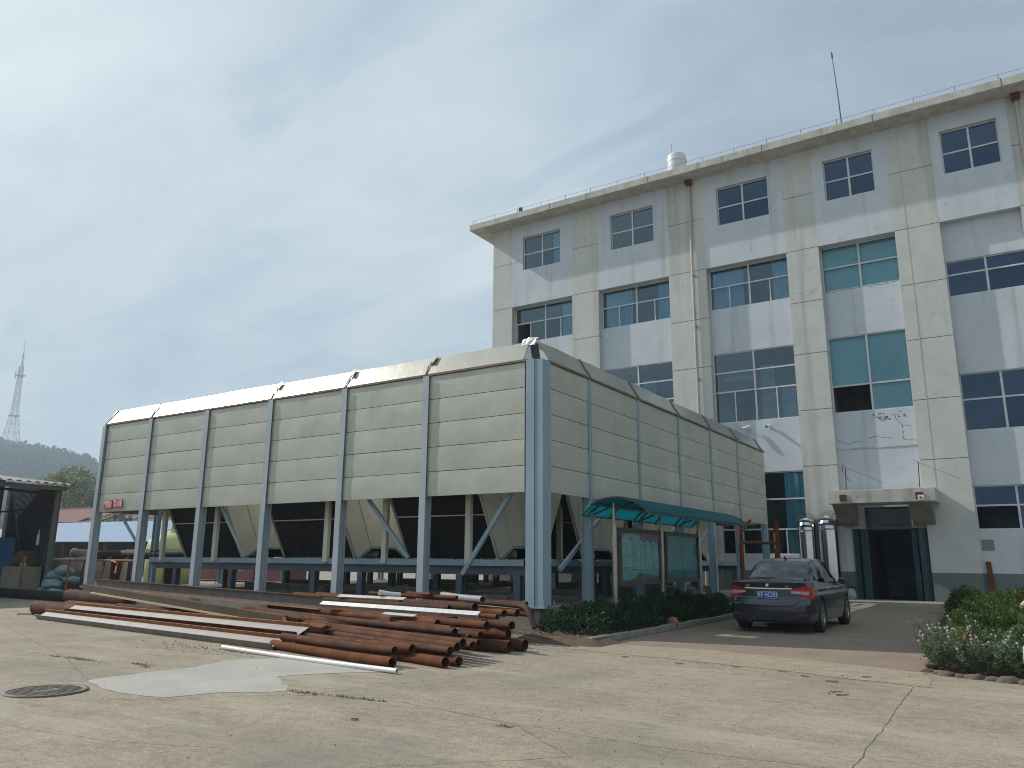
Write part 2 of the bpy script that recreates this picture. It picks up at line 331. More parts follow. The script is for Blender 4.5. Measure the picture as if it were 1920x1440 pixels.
m_black = mat('black plastic', (0.012, 0.012, 0.013), .5)
m_whitep = mat('white plastic', (0.75, 0.75, 0.74), .4)
m_red = mat('red sign board', (0.52, 0.035, 0.045), .5, c2=(0.44, 0.03, 0.04), scale=9)
m_text = mat('white lettering', (0.78, 0.78, 0.76), .5)
m_tan2 = mat('tan timber edge', (0.52, 0.42, 0.29), .7, c2=(0.42, 0.33, 0.22), scale=8, stretch=(.2, .2, 1))

def text(s, size, loc, rot, m, parent, name='lettering', depth=0.002, sx=1.0, **kw):
    cu = bpy.data.curves.new(name, 'FONT'); cu.body = s; cu.size = size; cu.align_x = 'CENTER'; cu.align_y = 'CENTER'; cu.extrude = depth
    t = bpy.data.objects.new(name + '_tmp', cu); COL.objects.link(t)
    dg = bpy.context.evaluated_depsgraph_get(); me = bpy.data.meshes.new_from_object(t.evaluated_get(dg))
    bpy.data.objects.remove(t); bpy.data.curves.remove(cu)
    me.materials.clear(); me.materials.append(m)
    for p in me.polygons: p.use_smooth = False
    o = bpy.data.objects.new(name, me); COL.objects.link(o); o.location = loc; o.rotation_euler = rot; o.scale = (sx, 1, 1)
    if parent: o.parent = parent
    return tag(o, **kw) if kw else o

# ------------------------------------------------------------------ ground
def sheet(name, pts, z, m, **kw):
    b = MB(); b.add([(x, y, z) for x, y in pts], [tuple(range(len(pts)))]); return b.build(name, m, **kw)
def ragged(pts, seg=0.25, amp=0.03, seed=1):
    rr = random.Random(seed); out = []
    for i, p in enumerate(pts):
        q = pts[(i + 1) % len(pts)]; d = math.dist(p, q); n = max(1, int(d / seg))
        for k in range(n):
            t = k / n; out.append((p[0] + (q[0] - p[0]) * t + rr.uniform(-amp, amp), p[1] + (q[1] - p[1]) * t + rr.uniform(-amp, amp)))
    return out
sheet('ground', [(-1500, -300), (900, -300), (900, 1500), (-1500, 1500)], 0.0, m_conc, kind='structure')
sheet('drive', ragged([(-6.3, 11.95), (-4.4, 11.75), (-1.25, 10.95), (-1.25, 32.0), (-6.3, 32.0)], .3, .02, 3), 0.002, m_drive, kind='structure')
sheet('sunlit_strip', ragged([(-6.5, 11.5), (-4.0, 11.2), (-1.1, 10.55), (-1.15, 11.0), (-1.3, 11.9), (-4.4, 12.75), (-6.35, 12.6)], .2, .04, 5), 0.004, m_tan, kind='structure')  # sunlit band before the shadow edge, painted as its own sheet
sheet('cement_patch', ragged([(-9.27, 5.25), (-9.35, 6.05), (-9.25, 6.7), (-9.55, 7.35), (-9.05, 8.1), (-8.4, 8.6), (-7.0, 7.80), (-7.55, 7.2), (-7.75, 6.75), (-6.85, 6.15), (-7.0, 5.94), (-7.35, 5.62), (-7.55, 5.13), (-8.2, 5.0)], .18, .035, 8), 0.003, m_patch, kind='structure')

def polyline(pts, seg=.12, amp=.03, seed=0):
    rr = random.Random(seed); out = []; off = 0
    for i in range(len(pts) - 1):
        a, b = Vector(pts[i]), Vector(pts[i + 1]); n = max(1, int((b - a).length / seg))
        for k in range(n):
            off = off * .8 + rr.uniform(-amp, amp) * .6; d = (b - a).normalized(); nn = Vector((-d.y, d.x))
            out.append(a.lerp(b, k / n) + nn * off)
    out.append(Vector(pts[-1])); return out
def strip(b, pts, w, z, rr):
    for i in range(len(pts) - 1):
        p, q = pts[i], pts[i + 1]; d = (q - p).normalized(); n = Vector((-d.y, d.x))
        w1 = w * rr.uniform(.35, 1.2); w2 = w * rr.uniform(.35, 1.2)
        b.add([(*(p - n * w1 / 2), z), (*(q - n * w2 / 2), z), (*(q + n * w2 / 2), z), (*(p + n * w1 / 2), z)], [(0, 1, 2, 3)])
b = MB(); rr = random.Random(4)
for pts, w, amp in [([(-2.95, 5.35), (-3.9, 6.1), (-5.0, 6.25), (-5.8, 6.35), (-6.7, 5.95)], .014, .02), ([(-6.5, 6.15), (-5.9, 8.2), (-5.7, 9.2)], .012, .02), ([(-1.28, 10.5), (-1.22, 8.5), (-1.15, 4.0)], .016, .02),
                    ([(-6.7, 5.95), (-7.4, 5.1), (-8.6, 4.2)], .01, .03), ([(-9.27, 5.3), (-11.5, 6.2), (-14, 7.0), (-20, 9.0)], .012, .03), ([(-3.74, 6.11), (-2.6, 6.0), (-1.2, 6.1), (.6, 6.2)], .010, .03),
                    ([(-9.5, 7.3), (-12.85, 6.9), (-17, 7.4)], .009, .03), ([(-4.4, 3.3), (-3.9, 4.4), (-2.95, 5.35)], .009, .04), ([(-5.2, 3.0), (-4.1, 3.1), (-3.0, 2.9), (-1.6, 3.05)], .010, .03), ([(-6.0, 26.6), (-3.8, 26.5), (-1.6, 26.7)], .03, .02),
                    ([(-7.4, 3.6), (-6.1, 3.75), (-5.2, 4.1)], .008, .05)]:
    strip(b, polyline(pts, .1, amp, int(w * 9999)), w * .62, .004 if w == .03 else .0012, rr)
b.build('pavement_crack', m_crack, kind='structure')
# raised soil margin along the plinth and the low kerb of the left bed
m_soil = mat('reddish soil', (0.135, 0.085, 0.060), .95, c2=(0.09, 0.058, 0.042), scale=6, amt=.8, bump=.8, bscale=40, bdist=.03)
def mound(name, x0, x1, y0, y1, h, m, nx=30, ny=60, edge=.25, seed=1, **kw):
    P = []
    for j in range(ny + 1):
        row = []
        for i in range(nx + 1):
            x = x0 + (x1 - x0) * i / nx; y = y0 + (y1 - y0) * j / ny
            e = min(x - x0, x1 - x, y - y0, y1 - y) / edge; e = max(0, min(1, e)); e = e * e * (3 - 2 * e)
            row.append((x, y, -.01 + e * (h + .05 * mnoise.noise(Vector((x * 2.2, y * 2.2, seed))) + .02 * mnoise.noise(Vector((x * 9, y * 9, seed))))))
        P.append(row)
    return MB().grid(P).build(name, m, **kw)
mound('planting_soil', -7.86, -6.42, 12.6, 21.4, .10, m_soil, 16, 80, .2, 2, kind='structure')
mound('garden_soil', -1.15, 4.5, 12.1, 27.5, .16, m_soil, 40, 90, .2, 5, kind='structure')

def kerb_run(name, pts, w, h, m, jit, **kw):
    root = empty(name, (*pts[0], 0), 0, **kw)
    k = 0
    for (a, c) in zip(pts[:-1], pts[1:]):
        L_ = math.dist(a, c); n = max(1, round(L_ / .75)); d = Vector((c[0] - a[0], c[1] - a[1])) / L_
        for i in range(n):
            p = Vector(a) + d * (L_ * i / n + .008); q = Vector(a) + d * (L_ * (i + 1) / n - .008)
            o = rr.uniform(-jit, jit); nn = Vector((-d.y, d.x)) * o; z = h + rr.uniform(-jit, jit) * .6
            bb = MB().bar((*(p + nn), z / 2), (*(q + nn), z / 2), w, z)
            for j, v in enumerate(bb.v): bb.v[j] = (v[0] - pts[0][0], v[1] - pts[0][1], v[2])
            bb.build('kerb_stone', m, root, bevel=.018)
    return root
kerb_run('garden_kerb', [(-6.38, 12.25), (-6.36, 21.5)], .11, .12, m_plinth, .015, label='low broken concrete kerb along the dark hedge under the notice boards', cat='kerb')

# rough stones
m_stone = mat('field stone', (0.13, 0.098, 0.075), .9, c2=(0.08, 0.062, 0.05), scale=7, amt=.7, bump=.6, bscale=25, bdist=.01)
def rock(name, loc, r_, sq=(1, 1, .7), seed=0, m=None, **kw):
    bm = bmesh.new(); bmesh.ops.create_icosphere(bm, subdivisions=3, radius=1)
    for v in bm.verts:
        n = 1 + .35 * mnoise.noise(v.co * 1.3 + Vector((seed * 3.1, 0, 0))) + .1 * mnoise.noise(v.co * 4 + Vector((0, seed, 0)))
        v.co = Vector((v.co.x * sq[0], v.co.y * sq[1], v.co.z * sq[2])) * (r_ * n)
    me = bpy.data.meshes.new(name); bm.to_mesh(me); bm.free(); me.materials.append(m or m_stone)
    for p in me.polygons: p.use_smooth = True
    o = bpy.data.objects.new(name, me); COL.objects.link(o); o.location = loc; return tag(o, **kw) if kw else o
sts_ = 0
sts = [(-1.27, 12.0, .11), (-1.14, 11.86, .09), (-1.02, 11.78, .15), (-.86, 11.72, .12), (-.70, 11.66, .16), (-.52, 11.62, .13), (-.36, 11.56, .17), (-.14, 11.5, .15), (.1, 11.46, .16), (.38, 11.42, .15), (.7, 11.38, .17)]
ORD = ['first', 'second', 'third', 'fourth', 'fifth', 'sixth', 'seventh', 'eighth', 'ninth', 'tenth', 'eleventh', 'twelfth', 'thirteenth', 'fourteenth', 'fifteenth']
for i, (x, y, r_) in enumerate(sts):
    rock('border_stone', (x, y, -r_ * .02), r_ * .66, (1.25, .8, .62), i, label='%s rough brown border stone from the left along the flower bed front' % ORD[i], cat='stone', group='stones edging the flower bed')
for i in range(15):
    rock('border_stone', (-1.27 + rr.uniform(-.03, .03), 12.45 + i * .42, .04), rr.uniform(.10, .14), (.8, 1.35, .65), i + 30, label='%s rough brown border stone counted back from the bed corner along the drive' % ORD[i], cat='stone', group='stones edging the flower bed')

# ------------------------------------------------------------------ building
YF = 32.10        # face of the piers
YR = 32.40        # face of the recessed panels
BZ = 18.64        # underside of the eave
bld = empty('factory_building', (-8, YF, 0), 0, 'long four storey pale factory building with grid windows, raised piers and overhanging concrete eave', 'building')
def bb_(mb, name, m, parent=None, **kw):
    """builds a part of the building: world coordinates -> local to the building's base"""
    off = Vector((-8, YF, 0)); 
    o = mb.build(name, m, parent or bld, **kw)
    me = o.data; me.transform(Matrix.Translation(-off))
    return o
# the paint materials use object coordinates; z stays world height because the base is at z = 0
piers = [(-22.2, -20.99), (-17.43, -15.98), (-12.37, -10.60), (-7.10, -5.81), (-2.93, -1.36), (1.26, 2.75), (6.4, 7.9), (11.6, 13.0)]
grooves = [5.11, 7.36, 9.69, 11.9]
for (x0, x1) in piers:
    mb = MB(); zs = [0] + grooves + [14.2]
    for a, c in zip(zs[:-1], zs[1:]): mb.box(x0, x1, YF, YF + .65, a + (.012 if a else 0), c - .012)
    for a, c in ((14.2, 16.63), (16.63, BZ)): mb.box(x0, x1, YF, YF + .65, a + .012, c - (.012 if c < BZ else 0))
    mb.cur = 1; mb.box(x0 + .03, x1 - .03, YF + .02, YF + .6, .1, BZ - .01)
    bb_(mb, 'pier', [m_beige, m_groove])
bays = [(-20.99, -17.43), (-15.98, -12.37), (-10.60, -7.10), (-5.81, -2.93), (-1.36, 1.26), (2.75, 6.4), (7.9, 11.6)]
def lining(x0, x1, z0, z1, y0, depth):
    """the room behind a window: back, sides, floor and ceiling"""
    mb = MB(); y1 = y0 + depth
    V = [(x0, y0, z0), (x1, y0, z0), (x1, y0, z1), (x0, y0, z1), (x0, y1, z0), (x1, y1, z0), (x1, y1, z1), (x0, y1, z1)]
    mb.add(V, [(4, 5, 6, 7), (0, 4, 7, 3), (1, 2, 6, 5), (0, 1, 5, 4), (3, 7, 6, 2)]); return mb
def window(x0, x1, z0, z1, rows, back='room', open_=(), glass=None, y=None, parts=None, fr=.045, mid=.06, sash=()):
    """rows: list of (height share, columns) from the bottom"""
    y = y or YR + .12; tot = sum(r_[0] for r_ in rows)
    win = MB(); pane = MB()
    win.box(x0, x1, y - .035, y + .035, z0, z0 + fr); win.box(x0, x1, y - .035, y + .035, z1 - fr, z1)
    win.box(x0, x0 + fr, y - .035, y + .035, z0 + fr, z1 - fr); win.box(x1 - fr, x1, y - .035, y + .035, z0 + fr, z1 - fr)
    z = z0; cx = (x0 + x1) / 2
    for ri, (sh, nc) in enumerate(rows):
        za = z; zb = z + (z1 - z0) * sh / tot; z = zb
        if ri: win.box(x0 + fr, x1 - fr, y - .032, y + .032, za - mid / 2, za + mid / 2)
        for c in range(nc):
            xa = x0 + (x1 - x0) * c / nc; xb = x0 + (x1 - x0) * (c + 1) / nc
            if c:
                w = mid * (1.25 if abs(xa - cx) < .01 else .75)
                win.box(xa - w / 2, xa + w / 2, y - .034, y + .034, (za + mid / 2 if ri else za + fr), (zb - mid / 2 if ri < len(rows) - 1 else zb - fr))
            if (ri, c) in open_: continue
            yy = y + (.012 if c % 2 else -.012)
            tl = rr.uniform(-.006, .006); t2 = rr.uniform(-.004, .004)
            pane.add([(xa + .02, yy - tl - t2, za + .02), (xb - .02, yy + tl - t2, za + .02), (xb - .02, yy + tl + t2, zb - .02), (xa + .02, yy - tl + t2, zb - .02)], [(0, 1, 2, 3)])
    w = bb_(win, 'window', m_frame)
    p = bb_(pane, 'pane', glass or m_glass); p.parent = w
    yb = y + .16
    if back == 'blind':
        mb = MB(); zz = z0
        for ri, (sh, nc) in enumerate(rows):
            zn = zz + (z1 - z0) * sh / tot
            for c in range(nc):
                if (ri, c) not in open_: mb.box(x0 + (x1 - x0) * c / nc + .01, x0 + (x1 - x0) * (c + 1) / nc - .01, yb, yb + .01, zz + .01, zn - .01)
            zz = zn
        o = bb_(mb, 'roller_blind', m_blind); o.parent = w
    elif back in ('curtain', 'half', 'right', 'left'):
        xs = {'curtain': [(x0, x1 - .3 * (x1 - x0))], 'half': [(x0, x0 + .42 * (x1 - x0)), (x1 - .22 * (x1 - x0), x1)], 'right': [(x1 - .25 * (x1 - x0), x1)], 'left': [(x0, x0 + .22 * (x1 - x0))]}[back]
        mb = MB()
        for a, c in xs:
            n = int((c - a) / .03); P = []
            for zz in (z0 + .03, z1 - .05):
                P.append([(a + (c - a) * i / n, yb + .04 * math.sin(i * .9 + math.sin(i * .23) * 2), zz) for i in range(n + 1)])
            mb.grid(P)
        o = bb_(mb, 'curtain', m_curt); o.parent = w
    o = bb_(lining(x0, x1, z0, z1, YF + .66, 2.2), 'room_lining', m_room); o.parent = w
    return w
def spandrel(x0, x1, z0, z1, m=None, name='wall_panel'):
    mb = MB(); mb.box(x0, x1, YR, YF + .65, z0, z1); return bb_(mb, name, m or m_white)
TOP = 14.2
for bi, (x0, x1) in enumerate(bays):
    # top storey: wall flush with the piers round the small window
    cx = {0: -19.22, 1: -14.16, 2: -8.83, 3: -4.41, 4: -.05}.get(bi, (x0 + x1) / 2); hw = {0: 1.12, 1: 1.11, 2: 1.14}.get(bi, .96)
    mb = MB(); mb.box(x0, cx - hw, YF, YF + .65, TOP, BZ); mb.box(cx + hw, x1, YF, YF + .65, TOP, BZ)
    mb.box(cx - hw, cx + hw, YF, YF + .65, TOP, 16.12); mb.box(cx - hw, cx + hw, YF, YF + .65, 17.93, BZ)
    bb_(mb, 'wall', m_white)
    window(cx - hw, cx + hw, 16.12, 17.93, [(1, 2), (1.05, 2)], ['right', 'room', 'room', 'room', 'room', 'room', 'room'][bi], glass=[m_glass, m_glass, m_glass2, m_glass2, m_glass2, m_glass2, m_glass2][bi], y=YF + .17)
    if bi in (0, 1, 2):
        window(x0, x1, 12.30, TOP, [(1.05, 4), (.85, 2)], ['right', 'half', 'half'][bi], y=YR + .15, open_=[(0, 0)] if bi == 0 else ())
        spandrel(x0, x1, 10.25, 12.30)
        w2 = window(x0, x1, 7.17, 10.25, [(1.35, 4), (.85, 2), (.85, 2)], ['room', 'room', 'room'][bi], y=YR + .08)
        mb = MB(); mb.box(x0 + 1.9, x0 + 2.5, YR + .40, YR + .46, 7.2, 9.6); mb.box(x0 + .3, x0 + 1.7, YR + .5, YR + .9, 9.1, 9.3); mb.box(x0 + 2.75, x1 - .2, YR + .42, YR + .44, 7.2, 8.5)
        o = bb_(mb, 'stored_panels', mat('pale stored panels', (.42, .50, .50), .8, c2=(.25, .32, .33), scale=2)); o.parent = w2
        spandrel(x0, x1, 5.0, 7.17)
        window(x0, x1, 1.68, 5.0, [(1.0, 4), (1.2, 1), (1.1, 1)] if bi == 2 else [(1, 4), (1.2, 2), (1.1, 2)], 'right' if bi == 2 else 'room', y=YR + .10, glass=m_glass3)
        spandrel(x0, x1, 0, 1.68)
    elif bi == 3:
        window(x0, x1, 12.27, TOP, [(1.0, 2), (.9, 2)], 'blind', y=YR + .15, glass=m_glass3)
        spandrel(x0, x1, 10.28, 12.27)
        window(x0, x1, 7.17, 10.28, [(1.08, 2), (2.0, 2)], 'blind', y=YR + .06, open_=[(0, 0)], glass=m_glass3)
        spandrel(x0, x1, 5.75, 7.17); mb = MB(); mb.box(x0, x1, YR - .02, YR + .2, 5.70, 5.75); bb_(mb, 'ledge', m_eave)
        spandrel(x0, x1, 3.45, 5.70)
    else:
        spandrel(x0, x1, 12.65, TOP)
        window(x0, x1, 11.25, 12.65, [(.98, 2), (.6, 2)], 'room', glass=m_glass2, y=YR + .10)
        spandrel(x0, x1, 8.24, 11.25)
        window(x0, x1, 6.10, 8.24, [(1.17, 2), (.97, 2)], 'room', glass=m_glass2, y=YR + .10)
        spandrel(x0, x1, 4.11, 6.10)
        window(x0, x1, 2.56, 4.11, [(.85, 2), (.70, 2)], 'room', glass=m_glass2, y=YR + .10, open_=[(0, 0)])
        spandrel(x0, x1, 0, 2.56)
# the entrance in the fourth bay
DX0, DX1 = -4.98, -3.48
mb = MB(); mb.box(-5.81, DX0 - .05, YR, YF + .65, 0, 3.45); mb.box(DX1 + .05, -2.93, YR, YF + .65, 0, 3.45)
bb_(mb, 'wall', m_beige)
mb = MB(); mb.box(DX0 - .05, DX0, YR + .02, YR + .14, 0, 3.45); mb.box(DX1, DX1 + .05, YR + .02, YR + .14, 0, 3.45); mb.box(DX0, DX1, YR + .02, YR + .14, 2.62, 2.70)
df = bb_(mb, 'door_frame', m_alud)
mb = MB(); mb.add([(DX0, YR + .08, 2.70), (DX1, YR + .08, 2.70), (DX1, YR + .08, 3.45), (DX0, YR + .08, 3.45)], [(0, 1, 2, 3)]); o = bb_(mb, 'transom_pane', glassmat('dark green transom glass', (.30, .40, .36), .35, .05, .01)); o.parent = df
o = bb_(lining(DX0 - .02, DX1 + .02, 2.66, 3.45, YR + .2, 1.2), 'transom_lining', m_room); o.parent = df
m_hall = mat('shade dark hall lining', (0.03, 0.038, 0.05), .8, c2=(0.02, 0.025, 0.032), scale=2)  # near-black colour stands in for the unlit depth of the hall
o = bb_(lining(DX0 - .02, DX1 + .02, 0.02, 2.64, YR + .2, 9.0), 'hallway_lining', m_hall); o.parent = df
def leaf_door(x0, x1, y0, y1, name='door_leaf'):
    """folding leaf: vertical corrugated sheet running from (x0,y0) to (x1,y1)"""
    n = 22; P = []
    d = Vector((x1 - x0, y1 - y0)); nn = Vector((-d.y, d.x)).normalized()
    for z in (.06, 2.62):
        P.append([(x0 + d.x * i / n + nn.x * (.02 if (i // 2) % 2 else 0), y0 + d.y * i / n + nn.y * (.02 if (i // 2) % 2 else 0), z) for i in range(n + 1)])
    mb = MB().grid(P, smooth=False); mb.bar((x0, y0, .06), (x1, y1, .06), .05, .05); mb.bar((x0, y0, 2.62), (x1, y1, 2.62), .05, .05)
    mb.bar((x0, y0, .06), (x0, y0, 2.64), .05, .05); mb.bar((x1, y1, .06), (x1, y1, 2.64), .05, .05)
    return mb
for x0, x1, y0, y1 in ((DX0 - .02, DX0 - .28, YR - .02, YR - .06), (DX0 - .28, DX0 - .50, YR - .06, YR - .03), (DX1 + .02, DX1 + .22, YR - .02, YR - .34), (DX1 + .22, DX1 + .58, YR - .34, YR - .10)):
    d = bb_(leaf_door(x0, x1, y0, y1), 'door_leaf', m_door)
    mb = MB().box((x0 + x1) / 2 - .012, (x0 + x1) / 2 + .012, min(y0, y1) - .07, min(y0, y1) - .04, 1.05, 1.20); h = bb_(mb, 'handle', m_alud); h.parent = d
# canopy with haunches, two lamp boxes and tie rods
mb = MB(); mb.box(-5.96, -2.42, 30.60, YF, 3.50, 3.98); can = bb_(mb, 'entrance_canopy', m_eave, bevel=.015)
for xa, xb in ((-5.90, -5.20), (-3.35, -2.62)):
    mb = MB(); mb.add([(x, y, z) for x in (xa, xb) for y, z in ((YF - .001, 3.50), (YF - .001, 2.75), (YF - .25, 2.85), (31.2, 3.35), (31.0, 3.50))],
                      [(0, 1, 2, 3, 4), (9, 8, 7, 6, 5), (0, 5, 6, 1), (1, 6, 7, 2), (2, 7, 8, 3), (3, 8, 9, 4)])
    o = bb_(mb, 'haunch', m_plinth); o.parent = can
for x, n in ((-5.42, 0), (-2.92, 1)):
    mb = MB(); mb.box(x - .12, x + .12, 30.565, 30.598, 3.58, 3.82)
    if n: mb.cur = 1; mb.box(x - .05, x + .15, 30.545, 30.566, 3.55, 3.72); mb.cur = 0; mb.box(x + .0, x + .08, 30.53, 30.546, 3.60, 3.66)
    o = bb_(mb, 'lamp_box', [mat('dark red lamp box', (0.10, 0.02, 0.02), .6), m_whitep]); o.parent = can
for x, t in ((-5.36, 4.86), (-2.92, 4.92)):
    mb = MB().tube([(x, 31.0, 3.98), (x + .03, 31.05, t)], .016, 6); mb.cur = 0
    mb.tube([(x + .03, 31.05, t), (x - .25, YR, t + .25)], .006, 5); mb.tube([(x + .03, 31.05, t), (x + 1.2, YF - .01, t - .55)], .006, 5)
    o = bb_(mb, 'tie_rod', m_rust2); o.parent = can
# eave slab, shell, roof
mb = MB(); mb.box(-23.17, 13.6, 31.20, 46.5, BZ + .002, BZ + .34); eave = bb_(mb, 'eave', m_eave, bevel=.02)
mb = MB()
for x in [-18.2, -12.9, -7.6, -3.2, 1.2]: mb.box(x - .012, x + .012, 31.195, 31.23, BZ, BZ + .343)
bb_(mb, 'joint', m_groove).parent = eave
mb = MB(); mb.box(-22.2, -21.9, YF + .65, 45.8, 0, BZ); mb.box(12.7, 13.0, YF + .65, 45.8, 0, BZ); mb.box(-22.2, 13.0, 45.5, 45.8, 0, BZ)
bb_(mb, 'side_wall', m_beige)
mb = MB(); mb.box(-21.9, 12.7, 36.5, 36.6, 0, BZ); bb_(mb, 'inner_wall', m_room)
# lightning wire along the eave edge
mb = MB(); xs = [-23.0 + 1.42 * i for i in range(26)]
for x in xs: mb.tube([(x, 31.28, BZ + .34), (x, 31.28, BZ + .58)], .013, 5)
for a, c in zip(xs[:-1], xs[1:]): mb.tube([(a, 31.28, BZ + .57), ((a + c) / 2, 31.28, BZ + .545), (c, 31.28, BZ + .57)], .007, 4)
mb.tube([(-23.0, 31.28, BZ + .57), (-23.0, 45, BZ + .57)], .007, 4)
bb_(mb, 'lightning_wire', m_alud)
mb = MB().box(-20.1, -19.95, 31.3, 31.45, BZ + .34, BZ + .62); bb_(mb, 'vent_stub', mat('red brown brick', (0.16, 0.05, 0.04), .9))
# downpipes
for x in (-11.2, 1.60):
    mb = MB().tube([(x, YF - .10, BZ - .16), (x, YF - .10, .25)], .062, 12)
    for z in (16.4, 14.0, 11.6, 9.2, 6.8, 4.4, 2.0): mb.tube([(x, YF - .10, z - .04), (x, YF - .10, z + .04)], .074, 12); mb.box(x - .09, x + .09, YF - .03, YF + .0, z - .02, z + .02)
    d = bb_(mb, 'downpipe', mat('cream downpipe', (0.46, 0.43, 0.38), .5, c2=(0.34, 0.31, 0.26), scale=3, amt=.6, stretch=(1, 1, .2)))
    mb = MB().box(x - .15, x + .15, YF - .24, YF - .001, BZ - .22, BZ - .001); mb.box(x - .09, x + .09, YF - .18, YF - .02, BZ - .32, BZ - .22); h = bb_(mb, 'hopper', m_rust2, bevel=.02); h.parent = d
# cracks and peeling paint below the second-floor window of the fourth bay
mb = MB(); cr = random.Random(12)
def wallcrack(mb, pts, y, w=.012, amp=.03, seed=0):
    pl = polyline(pts, .07, amp, seed)
    for p, q in zip(pl[:-1], pl[1:]):
        d = (q - p).normalized(); n = Vector((-d.y, d.x)); w1 = w * cr.uniform(.3, 1.3)
        mb.add([(p.x - n.x * w1, y, p.y - n.y * w1), (q.x - n.x * w1, y, q.y - n.y * w1), (q.x + n.x * w1, y, q.y + n.y * w1), (p.x + n.x * w1, y, p.y + n.y * w1)], [(0, 1, 2, 3)])
yw = YR - .003
for pts, s in [([(-4.3, 6.95), (-4.1, 6.7), (-4.0, 6.9), (-3.8, 6.8)], 1), ([(-3.7, 6.95), (-3.45, 6.5), (-3.1, 6.45)], 2), ([(-3.4, 6.5), (-3.4, 6.0), (-3.0, 5.9)], 3), ([(-5.7, 6.1), (-5.3, 5.95), (-4.9, 6.0)], 4), ([(-4.7, 6.05), (-4.3, 6.1), (-3.8, 6.0)], 5),
               ([(-5.75, 12.2), (-4.9, 12.23), (-4.1, 12.2), (-3.0, 12.24)], 6), ([(-5.6, 5.3), (-5.65, 4.9), (-5.4, 4.5)], 7)]:
    wallcrack(mb, pts, yw, .010, .05, s)
for i in range(26): 
    x = cr.uniform(-4.4, -3.2); z = cr.uniform(6.7, 7.05); s_ = cr.uniform(.015, .05)
    mb.add([(x + s_ * math.cos(t) * cr.uniform(.5, 1.3), yw, z + s_ * math.sin(t) * cr.uniform(.4, 1)) for t in (0, 1.1, 2.2, 3.3, 4.4, 5.4)], [(0, 1, 2, 3, 4, 5)])
bb_(mb, 'peeling_paint', mat('bare plaster', (0.10, 0.095, 0.09), .9))
mb = MB(); cr = random.Random(3)
for pts in [([(-6.9, 12.4), (-6.4, 12.2), (-6.0, 12.35)]), ([(-8.6, 15.2), (-8.5, 14.9), (-8.55, 14.6)]), ([(-21.0, 15.9), (-21.03, 15.65)]), ([(-9.0, 15.0), (-8.7, 15.02)])]: wallcrack(mb, pts, YF - .003, .006, .05, 3)
bb_(mb, 'hairline_crack', m_groove)
# small grey patch on the wall right of the entrance and a thin tube standing in for a faint vertical groove
mb = MB().box(-1.30, -.92, YR - .01, YR + .05, 1.84, 2.22); bb_(mb, 'mortar_patch', mat('grey mortar', (0.22, 0.21, 0.19), .95))
mb = MB().tube([(-2.50, YF - .004, 18.4), (-2.48, YF - .004, 10.0), (-2.48, YF - .004, 3.2)], .005, 5); bb_(mb, 'groove_line', m_eave)

# entrance apron
b = MB(); b.add([(-5.8, 29.0, 0.005), (-2.55, 29.0, 0.005), (-2.62, YR - .02, .07), (-5.75, YR - .02, .07), (-5.8, 29.0, -.05), (-2.55, 29.0, -.05), (-2.62, YR - .02, -.05), (-5.75, YR - .02, -.05)],
               [(0, 1, 2, 3), (4, 5, 1, 0), (5, 6, 2, 1), (6, 7, 3, 2), (7, 4, 0, 3)])
b.build('entrance_ramp', m_plinth, kind='structure')

# security cameras on the wall
def bullet(x, z, yaw, label):
    r_ = empty('security_camera', (x, YR, z), 0, label, 'camera', 'security cameras on the factory wall')
    MB().tube([(0, 0, 0), (0, -.05, 0)], .055, 14).build('wall_mount', m_whitep, r_)
    MB().tube([(0, -.05, 0), (0, -.16, .02)], .02, 8).build('arm', m_whitep, r_)
    d = Vector((math.sin(yaw), -math.cos(yaw), -.32)).normalized(); c = Vector((0, -.20, .03))
    bd = MB().tube([c - d * .14, c + d * .18], .055, 14).build('body', m_whitep, r_)
    MB().tube([c + d * .175, c + d * .195], .048, 14).build('lens', m_black, bd)
bullet(-9.26, 6.86, R(-65), 'left white bullet camera under the window, pointing left')
bullet(-8.34, 6.85, R(-15), 'right white bullet camera under the window, pointing at the yard')

# things on the roof
rt_ = empty('roof_water_tank', (-13.18, 36.0, BZ + .34), 0, 'white cylindrical water tank on the factory roof', 'tank')
MB().lathe([(0, 0), (.50, 0), (.50, 3.25), (.46, 3.40), (.34, 3.48), (0, 3.52)], n=32).build('tank_shell', mat('white tank', (0.62, 0.63, 0.62), .5, c2=(.5, .5, .49), scale=2), rt_)
MB().tube([(-.25, 0, 3.4), (-.25, 0, 4.2)], .012, 6).build('aerial', m_alud, rt_)
MB().lathe([(.52, 3.0), (.525, 3.06), (.50, 3.1)], n=32).build('hoop', m_galv, rt_)
pl = empty('lightning_rod', (-4.50, 32.4, BZ + .34), 0, 'thin dark lightning rod standing on the factory roof edge', 'mast')
MB().tube([(0, 0, 0), (-.06, 0, 2.2), (-.14, 0, 4.0)], [.035, .026, .018], 8).build('pole', m_alud, pl)
MB().tube([(-.135, 0, 3.86), (-.145, 0, 4.12)], [.05, .03], 8).build('tip', m_alud, pl)
MB().box(-.14, .14, -.14, .14, 0, .12).build('base', m_plinth, pl)

